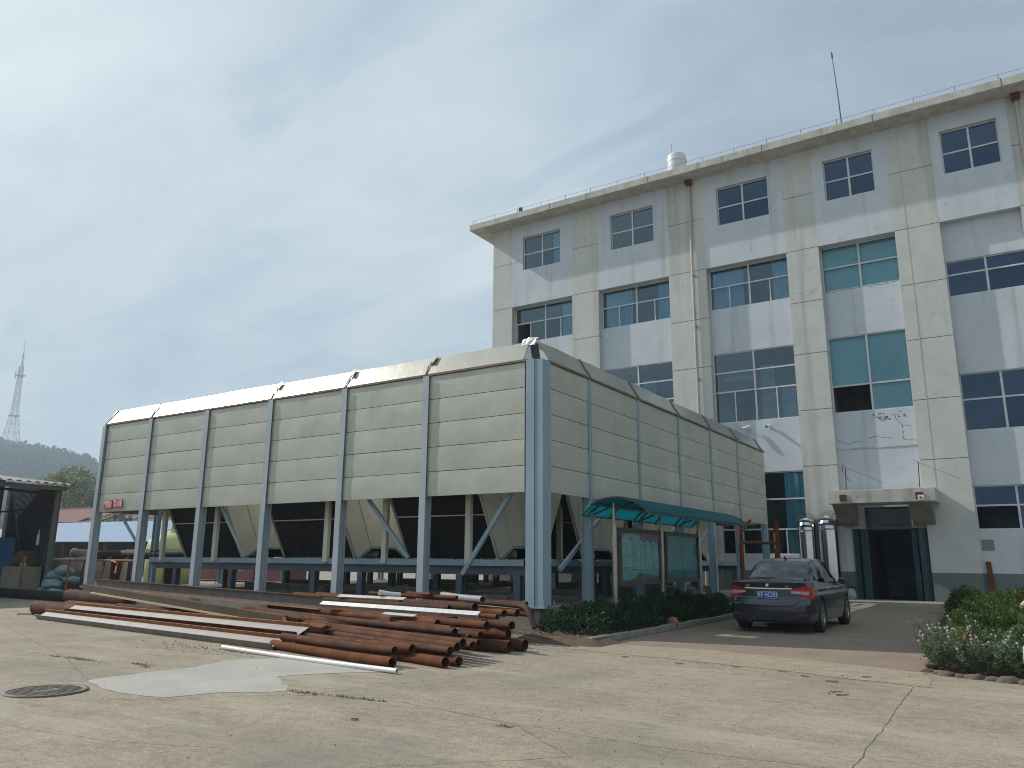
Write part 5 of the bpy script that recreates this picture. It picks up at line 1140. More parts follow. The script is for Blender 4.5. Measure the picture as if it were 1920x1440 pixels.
# ------------------------------------------------------------------ car
def make_car():
    car = empty('parked_car', (-4.50, 16.38, 0), 0, 'dark grey sedan parked on the drive, seen from behind', 'car')
    car.scale = (.95, .95, 1.005)
    m_paint = mat('dark grey car paint', (0.034, 0.040, 0.062), .24, metal=.45, c2=(0.028, 0.033, 0.052), scale=2, spec=.6)
    pn = m_paint.node_tree.nodes['Principled BSDF']; pn.inputs['Coat Weight'].default_value = .7; pn.inputs['Coat Roughness'].default_value = .08
    m_tyre = mat('tyre rubber', (0.018, 0.018, 0.018), .85, bump=.3, bscale=80); m_rim = mat('alloy rim', (0.38, 0.38, 0.39), .35, metal=.8)
    m_cgl = glassmat('car window glass', (0.34, 0.40, 0.40), 1.2, .02, .03); m_sgl = glassmat('tinted side glass', (0.05, 0.06, 0.07), 1.1, .02, .03)
    m_tail = mat('red tail lamp', (0.42, 0.02, 0.012), .15, c2=(0.34, .018, .01), scale=8); m_clear = mat('clear lamp', (0.5, 0.47, 0.47), .2, c2=(.36, .33, .33), scale=20); m_chr = mat('chrome', (.75, .75, .76), .12, metal=1.0)
    m_seam = mat('body seam', (0.006, 0.006, 0.007), .8); m_int = mat('car interior', (0.05, 0.048, 0.045), .9); m_seat = mat('pale seat fabric', (.17, .16, .14), .9)
    m_blue = mat('blue licence plate', (0.012, 0.075, 0.33), .4)
    L_, HW = 4.70, .90; RA, FA = 1.02, 3.74; WR = .325
    # plan outline parameter u in [0,1): start rear centre, go right side, front, left
    def halfw(t):   # t along the length 0..1
        return HW * (1 - .17 * max(0, (.16 - t) / .16) ** 2.2 - .24 * max(0, (t - .80) / .20) ** 2.0)
    def outline():
        pts = []
        nr = 14
        for i in range(nr):  # rear face centre to corner
            x = (i / nr) * (HW * .80); pts.append((x, .10 * (x / (HW * .8)) ** 2.6 + 0.0, 'r'))
        for i in range(9):
            a = i / 9 * math.pi / 2; pts.append((HW * .80 + (halfw(.055) - HW * .80) * math.sin(a), .10 + .17 * (1 - math.cos(a)), 'r'))
        ns = 84
        for i in range(ns + 1):
            y = .27 + (L_ - .62) * i / ns; pts.append((halfw(y / L_), y, 's'))
        wl = halfw((L_ - .35) / L_)
        for i in range(1, 9):
            a = i / 8 * math.pi / 2; pts.append((wl - .22 * (1 - math.cos(a)), L_ - .35 + .20 * math.sin(a), 'f'))
        for i in range(1, 9): pts.append(((wl - .22) * (1 - i / 8), L_ - .15 + .15 * math.sin(i / 8 * math.pi / 2), 'f'))
        return pts
    O = outline(); H2 = O
    def ztop(y):
        """shoulder line at the body side"""
        k_ = [(0, .985), (.35, 1.0), (1.0, .985), (2.2, .95), (3.3, .915), (4.0, .84), (4.5, .70), (4.7, .62)]
        for (a, za), (b_, zb) in zip(k_[:-1], k_[1:]):
            if a <= y <= b_: t = (y - a) / (b_ - a); t = t * t * (3 - 2 * t); return za + (zb - za) * t
        return k_[-1][1]
    def arch(y, x):
        z = .205 if .6 < y < L_ - .5 else .25
        for c in (RA, FA):
            R_ = WR + .055
            if abs(y - c) < R_: z = max(z, WR + math.sqrt(R_ * R_ - (y - c) ** 2) * 1.0)
        return z
    def inset(z, y, side):
        """body profile: how far in from the outline at height z"""
        s_ = 0
        if side == 'r':   # rear: bumper bulges at .5, recess for the plate, lid lip at .98
            s_ = .0 + .05 * max(0, (.45 - z) / .25) ** 1.5 + (.075 * min(1, max(0, (z - .60) / .06))) - .03 * max(0, (z - .88) / .1) 
        else:
            s_ = .04 * max(0, (.40 - z) / .2) ** 1.3 + .05 * max(0, (z - .72) / .26) ** 1.6 + .012 * math.exp(-((z - .80) / .03) ** 2)
        return s_
    NV = 22; rows = []
    def pt(i, v):
        x, y, sd = O[i]; zt = ztop(y); zb = arch(y, x) if sd == 's' else .25 if sd == 'r' else .20
        z = zb + (zt - zb) * v
        # blend rear/side insets round the corner
        wr = 1.0 if sd == 'r' and i < 14 else max(0, 1 - (i - 14) / 9) if sd == 'r' else 0
        ir, is_ = inset(z, y, 'r'), inset(z, y, 's')
        nx, ny = (0, -1)
        ny_in = ir * wr + (0 if sd != 'f' else 0)
        x2 = x - is_ * (1 - wr) * (1 if x > 0 else 0); y2 = y + ir * wr
        if sd == 'f': y2 = y - .10 * v * v; 
        return Vector((x2, y2, z))
    body = MB(); G = [[pt(i, v / NV) for i in range(len(O))] for v in range(NV + 1)]
    body.grid(G); body.grid([[Vector((-p.x, p.y, p.z)) for p in row] for row in G], flip=True)
    # top surfaces: deck, beltline shelf, bonnet
    top = G[-1]; RT = []
    for k_ in range(7):
        f = k_ / 6; RT.append([Vector((p.x * (1 - f), p.y, p.z + (.055 if p.y < .8 else .05) * (1 - (1 - f) ** 2) * (1 if p.y > .05 else .5))) for p in top])
    body.grid(RT); body.grid([[Vector((-p.x, p.y, p.z)) for p in row] for row in RT], flip=True)
    bo = body.build('body', m_paint, car)
    # underbody
    MB().box(-.80, .80, .35, 4.45, .19, .30).build('underbody', m_black, car)
    MB().box(-.66, .66, .6, 4.2, .28, .70).build('wheel_well', m_black, car)
    # greenhouse: sections along y  (y, z_top, halfwidth at belt, halfwidth at roof)
    GH = [(.62, .99, .80, .70), (.80, 1.07, .80, .665), (1.05, 1.20, .805, .64), (1.33, 1.345, .81, .62), (1.55, 1.41, .815, .612), (1.85, 1.455, .82, .608), (2.25, 1.475, .82, .605), (2.65, 1.465, .815, .60), (2.95, 1.43, .81, .59), (3.20, 1.345, .80, .585), (3.50, 1.19, .785, .60), (3.78, 1.03, .765, .64), (3.98, .94, .74, .68)]
    def belt(y): return ztop(y) - .01
    def gpt(y, zt, wb, wr_, s_):
        """s_ 0..1 from belt up the side and over the roof to the centre"""
        zb = belt(y); zt = max(zt, zb + .01)
        if s_ < .55:
            t = s_ / .55; return Vector((wb + (wr_ - wb) * t ** 1.15, y, zb + (zt - .045 - zb) * t))
        t = (s_ - .55) / .45; a = t * math.pi / 2
        return Vector((wr_ * math.cos(a) ** .62 if t < 1 else 0, y, zt - .045 + .045 * math.sin(a) ** .9 + .012 * t))
    def gs(yv):
        for a, b_ in zip(GH[:-1], GH[1:]):
            if a[0] <= yv <= b_[0]: t = (yv - a[0]) / (b_[0] - a[0]); return tuple(a[k_] + (b_[k_] - a[k_]) * t for k_ in range(4))
        return GH[-1]
    ss = [0, .14, .28, .42, .50, .55, .60, .66, .72, .80, .88, .94, 1.0]
    # the roof skin leaves out the glazed cells, so that the panes are real glass
    ys = [.62, .70, .80, .92, 1.05, 1.19, 1.33, 1.44, 1.55, 1.85, 2.05, 2.25, 2.30, 2.65, 2.95, 3.08, 3.20, 3.35, 3.50, 3.64, 3.78, 3.98]
    gh = MB(); rear = MB(); front = MB(); sidef = MB(); sider = MB(); sidef2 = MB(); sider2 = MB()
    for j in range(len(ys) - 1):
        for i in range(len(ss) - 1):
            q = [gpt(*gs(ys[j]), ss[i]), gpt(*gs(ys[j + 1]), ss[i]), gpt(*gs(ys[j + 1]), ss[i + 1]), gpt(*gs(ys[j]), ss[i + 1])]
            ym = (ys[j] + ys[j + 1]) / 2; sm = (ss[i] + ss[i + 1]) / 2; tgt = gh
            if sm > .615 and .66 < ym < 1.36: tgt = rear
            elif sm > .615 and 3.02 < ym < 3.8: tgt = front
            elif .02 < sm < .48 and 2.30 < ym < 3.45: tgt = sidef
            elif .02 < sm < .48 and 1.05 < ym < 2.25: tgt = sider
            for sgn in (1, -1):
                if tgt in (sidef, sider) and sgn < 0: tgt = {sidef: sidef2, sider: sider2}[tgt]
                tgt.add([Vector((p.x * sgn, p.y, p.z)) for p in (q if sgn > 0 else q[::-1])], [(0, 1, 2, 3)], True)
    gh.build('roof', m_paint, car); rear.build('rear_window', m_cgl, car); front.build('windscreen', m_cgl, car)
    sidef.build('side_window', m_sgl, car); sider.build('side_window', m_sgl, car); sidef2.build('side_window', m_sgl, car); sider2.build('side_window', m_sgl, car)
    # interior
    it = MB()
    it.box(-.74, .74, .85, 3.5, .55, .93); o = it.build('cabin_floor', m_int, car)
    for x in (-.38, .38): MB().box(x - .24, x + .24, 2.25, 2.42, .9, 1.20).box(x - .12, x + .12, 2.27, 2.38, 1.22, 1.36).build('front_seat', m_seat, car, bevel=.04)
    MB().box(-.66, .66, 1.32, 1.46, .9, 1.10).build('rear_seat', m_seat, car, bevel=.04)
    for x in (-.42, 0, .42): MB().box(x - .12, x + .12, 1.30, 1.40, 1.11, 1.22).build('headrest', m_seat, car, bevel=.03)
    MB().box(-.70, .70, .80, 1.30, .985, 1.005).build('parcel_shelf', mat('pale parcel shelf', (.22, .22, .20), .8), car)
    MB().tube([(.38 + .17 * math.cos(t), 3.0 + .05 * math.sin(t), 1.0 + .17 * math.sin(t)) for t in np.linspace(0, 6.28, 20)], .014, 6).build('steering_wheel', m_black, car)
    # patches on the rear face: y of the surface at (x, z)
    def ry(x, z):
        x = abs(x); best = None
        for i in range(len(O)):
            if O[i][2] != 'r' and i > 30: break
            p0 = O[i]
            if best is None or abs(p0[0] - x) < best[0]: best = (abs(p0[0] - x), i)
        # interpolate on the body grid column
        i = best[1]; j = i + 1 if O[i][0] < x else i - 1; j = max(0, min(len(O) - 1, j)); t = (x - O[i][0]) / (O[j][0] - O[i][0]) if O[j][0] != O[i][0] else 0
        def col(c):
            v = [G[k_][c] for k_ in range(NV + 1)]
            for a, b_ in zip(v[:-1], v[1:]):
                if a.z <= z <= b_.z: s_ = (z - a.z) / (b_.z - a.z); return a.y + (b_.y - a.y) * s_
            return v[-1].y if z > v[-1].z else v[0].y
        return col(i) * (1 - t) + col(j) * t
    def patch(poly_fn, name, m, off=.006, n=14, k=4, parent=None):
        """poly_fn(u) -> (x, zlow, zhigh)"""
        mb = MB(); P = []
        for j in range(k + 1):
            row = []
            for i in range(n + 1):
                x, z0, z1 = poly_fn(i / n); z = z0 + (z1 - z0) * j / k; row.append((x, ry(x, z) - off, z))
            P.append(row)
        mb.grid(P); return mb.build(name, m, parent or car)
    def strip_z(pts, name, m, w=.012, off=.003, parent=None):
        mb = MB()
        for (a, b_) in zip(pts[:-1], pts[1:]):
            n = 6
            for i in range(n):
                p = [a[q] + (b_[q] - a[q]) * i / n for q in (0, 1)]; r2 = [a[q] + (b_[q] - a[q]) * (i + 1) / n for q in (0, 1)]
                mb.bar((p[0], ry(*p) - off, p[1]), (r2[0], ry(*r2) - off, r2[1]), w, w * .8, (0, -1, 0))
        return mb.build(name, m, parent or bo)
    for s_ in (1, -1):
        def lamp(u, s_=s_):
            x = .46 + (.862 - .46) * u; z0 = .80 - .125 * min(1, u * 1.25); z1 = .835 + .085 * min(1, u * 1.6); return (x * s_, z0 if u > .02 else .80, z1)
        t = patch(lamp, 'tail_lamp', m_tail, .012)
        def refl(u, s_=s_): x = .48 + .34 * u; return (x * s_, .782 - .028 * u, .822 - .0 * u)
        patch(refl, 'clear_strip', m_clear, .018, parent=t)
        mb = MB()
        for k_ in range(4):
            x = (.66 + .045 * k_) * s_; mb.bar((x, ry(x, .76) - .021, .765), (x, ry(x, .8) - .021, .822), .006, .004, (0, -1, 0))
        mb.build('lamp_divider', m_tail, t)
        def bl(u, s_=s_): x = .60 + .17 * u; return (x * s_, .345, .385)
        patch(bl, 'rear_reflector', mat('dim red reflector', (.30, .02, .015), .25), .008)
        # wrap of the tail lamp on the side
        mb = MB(); P = []
        for j in range(4):
            z = .675 + (.92 - .675) * j / 3; row = []
            for i in range(6):
                y = .27 + .26 * i / 5 * (1 - .35 * abs(j - 1.7)); x = halfw(y / L_) - inset(z, y, 's') + .006; row.append((x * s_, y, z))
            P.append(row)
        mb.grid(P, flip=s_ < 0).build('tail_lamp_side', m_tail, t)
    strip_z([(-.60, .60), (-.50, .545), (-.30, .525), (0, .52), (.30, .525), (.50, .545), (.60, .60)], 'boot_seam', m_seam, .010)
    strip_z([(-.60, .60), (-.62, .70)], 'boot_seam', m_seam, .008); strip_z([(.60, .60), (.62, .70)], 'boot_seam', m_seam, .008)
    strip_z([(-.62, .95), (-.56, .915), (-.52, .905)], 'boot_seam', m_seam, .008); strip_z([(.62, .95), (.56, .915), (.52, .905)], 'boot_seam', m_seam, .008)
    strip_z([(-.86, .50), (-.60, .50)], 'bumper_seam', m_seam, .006); strip_z([(.60, .50), (.86, .50)], 'bumper_seam', m_seam, .006)
    strip_z([(-.80, .37), (-.4, .30), (0, .29), (.4, .30), (.80, .37)], 'bumper_lip', m_black, .02)
    strip_z([(-.50, .872), (-.25, .868), (0, .866), (.25, .868), (.50, .872)], 'chrome_strip', m_chr, .022, .012, car)
    strip_z([(-.20, .845), (.20, .845)], 'handle_recess', m_black, .014, .006)
    # plate
    yp = ry(0, .74) - .018
    lp = MB().box(-.22, .22, yp, yp + .012, .672, .812).build('licence_plate', m_blue, car)
    mb = MB()
    for a in ((-.214, .214, .676, .680), (-.214, .214, .804, .808)): mb.box(a[0], a[1], yp - .001, yp + .001, a[2], a[3])
    for a in ((-.214, -.210, .680, .804), (.210, .214, .680, .804)): mb.box(a[0], a[1], yp - .001, yp + .001, a[2], a[3])
    mb.build('plate_border', m_text, lp)
    text('鲁', .082, (-.178, yp - .002, .742), (R(90), 0, 0), m_text, lp, 'plate_characters', .001, .75)
    text('F', .125, (-.122, yp - .002, .742), (R(90), 0, 0), m_text, lp, 'plate_characters', .001, .75)
    text('HC293', .125, (.068, yp - .002, .742), (R(90), 0, 0), m_text, lp, 'plate_characters', .001, .72)
    # round emblem of two opposed swallows and small lettering
    em = MB(); c = (0, .935); yy = ry(0, .93) - .012
    for s_ in (1, -1):
        pts = [(s_ * -.030, -.022), (s_ * -.010, .018), (s_ * .004, .026), (s_ * .030, .018), (s_ * .012, .012), (s_ * .004, .004), (s_ * .014, -.010), (s_ * .004, -.006), (s_ * -.010, -.020), (s_ * -.020, -.026)]
        em.add([(x, yy - (.002 if s_ > 0 else 0), c[1] + z * s_) for x, z in pts], [tuple(range(len(pts)))])
    em.tube([(.036 * math.cos(t), yy, c[1] + .034 * math.sin(t)) for t in np.linspace(0, 6.28, 25)], .003, 5)
    em.build('emblem', m_chr, car)
    text('东风', .035, (-.42, ry(.42, .915) - .008, .915), (R(90), 0, 0), m_chr, car, 'boot_lettering', .001)
    text('S5000', .028, (.40, ry(.40, .915) - .008, .915), (R(90), 0, 0), m_chr, car, 'boot_lettering', .001)
    # side details
    def sx(y, z): return halfw(y / L_) - inset(z, y, 's')
    for s_ in (1, -1):
        for pts in ([(2.20, .30), (2.22, .55), (2.28, .93)], [(1.42, .62), (1.22, .80), (1.12, .96)], [(3.30, .30), (3.34, .60), (3.30, .90)]):
            mb = MB()
            for a, b_ in zip(pts[:-1], pts[1:]): mb.bar((s_ * (sx(*a) + .001), *a), (s_ * (sx(*b_) + .001), *b_), .008, .006, (1, 0, 0))
            mb.build('door_seam', m_seam, bo)
        for y in (1.62, 2.55):
            z = .86; mb = MB().tube([(s_ * (sx(y, z) + .002), y, z), (s_ * (sx(y, z) + .03), y + .02, z), (s_ * (sx(y, z) + .03), y + .16, z - .004), (s_ * (sx(y, z) + .002), y + .18, z - .005)], .013, 8); mb.build('door_handle', m_chr, car)
        mr = MB().lathe([(0, -.001), (.06, 0), (.085, .04), (.08, .09), (.04, .12), (0, .125)], n=16)
        for i, v in enumerate(mr.v): mr.v[i] = (s_ * (.93 + v[0] * 1.25), 3.18 + v[2], .985 + v[1] * .85)
        mo = mr.build('wing_mirror', m_paint, car); MB().bar((s_ * .78, 3.22, .945), (s_ * .90, 3.22, .965), .05, .03).build('mirror_arm', m_black, mo)
        MB().box(min(s_ * .86, s_ * 1.01), max(s_ * .86, s_ * 1.01), 3.172, 3.18, .93, 1.03).build('mirror_glass', m_black, mo)
        mb = MB(); ys2 = [1.05, 1.6, 2.2, 2.8, 3.4, 3.7]
        for a, b_ in zip(ys2[:-1], ys2[1:]): mb.bar((s_ * (.812), a, belt(a) + .012), (s_ * .81, b_, belt(b_) + .012), .008, .014, (0, 0, 1))
        mb.build('window_trim', m_chr, car)
    for k_, (y, s_) in enumerate(((RA, 1), (RA, -1), (FA, 1), (FA, -1))):
        w = empty('wheel', (s_ * .80, y, WR), 0, parent=car)
        prof = [(.205, -.10), (.28, -.112), (.312, -.098), (.325, -.07), (.325, .07), (.312, .098), (.28, .112), (.205, .10)]
        def rot(mb): 
            for i, v in enumerate(mb.v): mb.v[i] = (v[2] * s_, v[0], v[1])
            return mb
        rot(MB().lathe(prof, n=40)).build('tyre', m_tyre, w)
        rim = MB().lathe([(.208, -.10), (.20, .095), (.185, .10), (.18, .07), (.19, -.09)], n=40); rim.lathe([(0, .085), (.045, .085), (.055, .07), (.0, .06)], n=20)
        for q in range(5):
            a = q * 2 * math.pi / 5
            for da in (-.16, .16): rim.bar((.04 * math.cos(a), .04 * math.sin(a), .074), (.19 * math.cos(a + da), .19 * math.sin(a + da), .085), .028, .02, (0, 0, 1))
        rot(rim).build('rim', m_rim, w); rot(MB().lathe([(0, .02), (.19, .02)], n=30)).build('brake_disc', m_black, w)
    MB().add([(-.012, 1.70, 1.45), (.012, 1.70, 1.45), (.004, 1.62, 1.53), (-.004, 1.62, 1.53), (-.012, 1.86, 1.465), (.012, 1.86, 1.465)], [(0, 1, 2, 3), (1, 5, 2), (0, 3, 4), (3, 2, 5, 4)]).build('roof_fin', m_black, car)
    MB().tube([(-.45, .42, .24), (-.45, .18, .235)], .03, 12, hollow=.004).build('exhaust_pipe', m_chr, car)
    return car
make_car()

# ------------------------------------------------------------------ left background
m_corr = mat('dark corrugated sheet', (0.045, 0.055, 0.075), .7, c2=(0.035, 0.042, 0.055), scale=2, c3=(.09, .06, .045), s3=2.5, t3=(.64, .76))
m_roofs = mat('weathered roof sheet', (0.16, 0.15, 0.135), .7, c2=(0.11, 0.10, 0.09), scale=3)
m_bluer = mat('pale blue roof sheet', (0.40, 0.50, 0.62), .45, c2=(0.36, 0.45, 0.56), scale=.8, c3=(.25, .28, .3), s3=2.0, t3=(.66, .76), st3=(.3, 1, 1))
def corr(p0, p1, q0, q1, pitch=.2, amp=.03, nrm=(0, 0, 1)):
    """corrugated sheet; p0->p1 one edge, q0->q1 the other; ribs run from p to q"""
    p0, p1, q0, q1 = map(Vector, (p0, p1, q0, q1)); n = int((p1 - p0).length / pitch * 4); nn = Vector(nrm); P = []
    for a, b_ in ((p0, p1), (q0, q1)): P.append([a.lerp(b_, i / n) + nn * (amp if (i // 2) % 2 else 0) for i in range(n + 1)])
    return MB().grid(P, False)
shed = empty('open_shed', (-29, 14.6, 0), 0, 'dark open fronted corrugated shed at the left edge of the yard', 'shed')
def sb(mb, name, m, parent=None): o = mb.build(name, m, parent or shed); o.data.transform(Matrix.Translation((29, -14.6, 0))); return o
sb(corr((-28.55, 15.0, 3.90), (-28.55, 3.0, 3.90), (-39, 16.2, 5.0), (-39, 3.0, 5.0), .30, .04), 'roof', m_roofs)
sb(MB().bar((-28.85, 14.8, 3.78), (-28.85, 3.0, 3.78), .08, .14), 'roof_beam', m_roofs)
for x in (-31, -33.2, -35.4, -37.6): sb(MB().bar((x, 15.2, 3.72 + (-28.85 - x) * .105), (x, 3.0, 3.72 + (-28.85 - x) * .105), .06, .10), 'purlin', m_roofs)
for y in (14.6, 9.0, 3.4): sb(MB().prof((-29.0, y, 0), (-29.0, y, 3.74), H(.14, .16), 0, (0, 1, 0)), 'post', mat('pale shed post', (.17, .18, .165), .7, c2=(.12, .12, .11), scale=4))
sb(corr((-29.12, 14.72, 0), (-39.5, 17.6, 0), (-29.12, 14.72, 3.70), (-39.5, 17.6, 4.8), .25, .03, (0, -1, 0)), 'end_wall', m_corr)
sb(corr((-39, 17.2, 0), (-39, 3.0, 0), (-39, 17.2, 4.8), (-39, 3.0, 4.8), .25, .03, (1, 0, 0)), 'back_wall', m_corr)
for y in (14.5, 9.0): sb(MB().bar((-29.0, y, 3.55), (-38.9, y + .6, 4.5), .06, .10).bar((-29.0, y, 3.15), (-38.9, y + .6, 3.0), .05, .06), 'tie_beam', m_rust2)
tag(corr((-32.5, 15.0, .15), (-35.5, 15.0, .15), (-32.5, 15.0, 2.05), (-35.5, 15.0, 2.2), .16, .03, (0, -1, 0)).build('blue_sheet', mat('bright blue sheet', (.035, .14, .36), .5, c2=(.03, .11, .29), scale=3)), 'upright bright blue corrugated sheet in the shed at the left edge', 'sheet')
cab = empty('cream_cabinet', (-30.5, 14.45, 0), 0, 'cream painted steel cabinet with orange frame standing in the shed', 'cabinet')
MB().box(-.85, .55, -.3, .4, .06, 1.03).build('body', mat('cream cabinet paint', (.36, .35, .27), .6, c2=(.27, .26, .2), scale=2, c3=(.2, .15, .1), s3=3, t3=(.66, .76)), cab, bevel=.01)
MB().bar((.66, -.34, 0), (.70, -.34, 1.35), .05, .05).bar((-.9, -.34, .03), (.66, -.34, .03), .05, .05).build('frame', m_rusto, cab)
MB().tube([(.05, 0, 1.03), (.05, 0, 1.16)], .11, 12).tube([(.05, 0, 1.16), (.12, 0, 1.38)], .03, 8).build('valve', mat('cream valve', (.5, .46, .36), .5), cab)
pm = empty('yellow_pump', (-31.3, 14.9, .95), 0, 'yellow brown pump motor behind the cream cabinet', 'pump')
MB().tube([(-.5, 0, .35), (.25, 0, .35)], .27, 16).tube([(.25, 0, .35), (.32, 0, .35)], .31, 16).build('motor', mat('ochre motor', (.20, .13, .03), .6, c2=(.12, .08, .03), scale=4), pm)
MB().box(-.5, .3, -.25, .25, -.98, .10).build('pedestal', m_rust2, pm)
MB().tube([(-.52, 0, .35), (-.75, 0, .35)], .14, 12).build('black_coupling', m_black, pm)
hs = empty('hanging_bottle', (-30.3, 14.75, 2.35), 0, 'small white bottle like lamp hanging against the shed wall', 'lamp')
MB().tube([(0, 0, 0), (.0, 0, -.16), (.0, 0, -.20), (.0, 0, -.55)], [.02, .025, .05, .055], 12).build('bulb', m_whitep, hs); MB().tube([(0, 0, 0), (.05, 0, 1.6)], .012, 5).build('cord', m_black, hs)
# black base pipe and slab before the shed
pipe('black_pipe', (-24.9, 13.6, .16), (-37, 13.9, .16), .30, m_blackp, 'thick black pipe lying on the ground before the shed', group=None, hollow=False)
# grey barrels / tanks between shed and enclosure
def vat(x, y, r_, h, m, label, cat='tank'):
    e = empty('storage_vat', (x, y, 0), 0, label, cat, 'round vats between the shed and the enclosure')
    MB().lathe([(0, 0), (r_, 0), (r_, h * .96), (r_ * .95, h), (r_ * .3, h + .05), (0, h + .05)], n=32).build('shell', m, e)
    mb = MB()
    for z in (h * .33, h * .66): mb.lathe([(r_, z - .02), (r_ + .02, z), (r_, z + .02)], n=32)
    mb.build('rim_band', m, e)
    return e
m_vat = mat('greyish tan vat', (.36, .29, .225), .6, c2=(.24, .20, .17), scale=1.6, c3=(.1, .09, .09), s3=2, t3=(.6, .75))
vat(-31.1, 16.6, .95, 1.30, m_vat, 'left tan grey vat beside the shed post')
vat(-28.3, 16.1, .86, 1.38, m_vat, 'right tan vat behind the left end column of the enclosure')
vat(-29.9, 17.6, .6, 1.2, m_blackp, 'black vat between the two tan ones')
m_bag = mat('woven teal bags', (.17, .25, .26), .8, c2=(.22, .30, .30), scale=3, bump=.4, bscale=12)
for i, (x, y, z, r_) in enumerate([(-28.5, 14.4, .18, .42), (-28.15, 14.35, .45, .38), (-28.35, 14.6, .74, .36), (-27.85, 14.3, .17, .36), (-27.6, 14.7, .62, .3), (-27.95, 14.6, .92, .34), (-27.5, 14.3, .16, .3)]):
    rock('filled_sack', (x, y, z), r_, (1.25, .8, .48), 200 + i, m_bag, label='pale teal filled sack, number %s up the heap by the shed post' % ['one', 'two', 'three', 'four', 'five', 'six', 'seven'][i], cat='sack', group='sacks heaped by the shed post')
SK = [o for o in bpy.data.objects if o.name.startswith('filled_sack')]
for o, l in zip(SK, ['teal sack at the bottom left of the heap by the shed post', 'teal sack lying across the lower two of the heap', 'teal sack at the middle of the heap, toward the shed', 'teal sack at the bottom middle of the heap', 'teal sack highest at the right side of the heap', 'topmost teal sack of the heap', 'small teal sack at the bottom right of the heap']): o['label'] = l
of = empty('pipe_rack', (-25.5, 14.5, 0), 0, 'orange rusted pipe rack left of the enclosure columns', 'rack')
for p, q, r_ in (((-2.1, 0, 1.28), (1.9, 0, 1.28), .035), ((-2.0, 0, 0), (-2.0, 0, 1.28), .035), ((1.6, -.4, 1.22), (2.05, -.7, .90), .03), ((.9, -.2, 1.28), (2.05, -.7, 1.22), .03), ((.1, 0, 0), (.1, 0, 1.28), .03)):
    MB().tube([p, q], r_, 8).build('tube', m_rusto, of)
mb = MB()
for x in (-1.35, -.95, -.1, .9): mb.tube([(x, .1, 0), (x + .03, .1, .8), (x + .15, .1, 1.3), (x + .5, .1, 1.38)], .022, 6)
mb.build('black_hose', m_blackp, of)
bp = empty('black_pipeline', (-26.5, 15.2, 0), 0, 'thick black insulated pipeline with elbow crossing behind the rack', 'pipe')
MB().tube([(-.9, 0, .95), (-.85, 0, 1.25), (-.55, 0, 1.42), (-.1, 0, 1.46), (4.2, .2, 1.50), (7.6, .5, 1.55)], .15, 16).build('pipe_run', m_blackp, bp)
MB().tube([(.3, .5, 1.56), (8.5, .9, 1.64)], .09, 12).build('second_pipe', m_blackp, bp)
for x in (.4, 3.4, 6.4): MB().box(x - .05, x + .05, .0, .3, 0, 1.36).build('support', m_rust2, bp)
tp = empty('white_tee_pipe', (-29.3, 15.6, 0), 0, 'dark pipe stub with white open end by the shed post', 'pipe')
MB().tube([(0, 0, 1.52), (1.4, .1, 1.48)], .15, 14).build('stub', m_vat, tp); MB().tube([(-.04, 0, 1.525), (.02, 0, 1.525)], .17, 14).build('white_end', m_pvc, tp); MB().box(.6, .7, .0, .1, 0, 1.36).build('support', m_rust2, tp)
# yellow green pressure tank
yt = empty('pressure_tank', (-39.0, 26.0, 0), 0, 'tall pale yellow green tank with pink pipe on top, seen under the enclosure', 'tank')
m_yt = mat('yellow green tank paint', (.46, .50, .20), .45, c2=(.40, .44, .17), scale=1.2)
MB().lathe([(0, 0), (1.28, 0), (1.28, 1.95), (1.2, 2.25), (.95, 2.50), (.5, 2.68), (.3, 2.72), (.3, 2.85), (0, 2.85)], n=40).build('shell', m_yt, yt)
MB().tube([(0, 0, 2.8), (0, 0, 3.9)], .12, 12).build('top_pipe', mat('pinkish pipe', (.42, .2, .15), .7), yt)
MB().lathe([(.36, 2.80), (.36, 2.88)], n=20).build('flange_ring', m_galv, yt)
# low blue roofed shed behind
ls = empty('blue_roofed_shed', (-60, 34, 0), 0, 'long low shed with pale blue sheet roof behind the yard', 'shed')
def lb(mb, name, m): o = mb.build(name, m, ls); o.data.transform(Matrix.Translation((60, -34, 0))); return o
lb(corr((-84, 33.2, 2.62), (-52.2, 33.2, 2.45), (-84, 39, 4.5), (-52.2, 39, 4.30), .3, .04), 'roof', m_bluer)
for x in (-83, -77, -71, -65, -59, -53): lb(MB().box(x - .1, x + .1, 33.6, 33.8, 0, 2.5), 'post', m_rust2)
lb(MB().box(-84, -52.4, 38.6, 38.8, 0, 4.2), 'back_wall', m_dark); lb(MB().box(-84, -83.8, 33.6, 38.6, 0, 3.0), 'side_wall', m_dark); lb(MB().box(-52.6, -52.4, 33.9, 38.6, 0, 2.5), 'side_wall', m_dark)
rb = empty('red_tank', (-40.5, 31, 0), 0, 'low dark red steel tank seen beneath the platform', 'tank')
MB().box(-5.2, 5.4, -.6, 1.2, .1, 1.20).build('shell', mat('dark red paint', (.12, .018, .018), .6, c2=(.08, .015, .015), scale=2), rb, bevel=.05)
MB().tube([(-1.5, -.7, .9), (-1.5, -1.0, .9), (-1.5, -1.0, .3)], .09, 10).tube([(2.2, -.7, .75), (2.2, -1.0, .75)], .09, 10).build('valve', m_galv, rb)
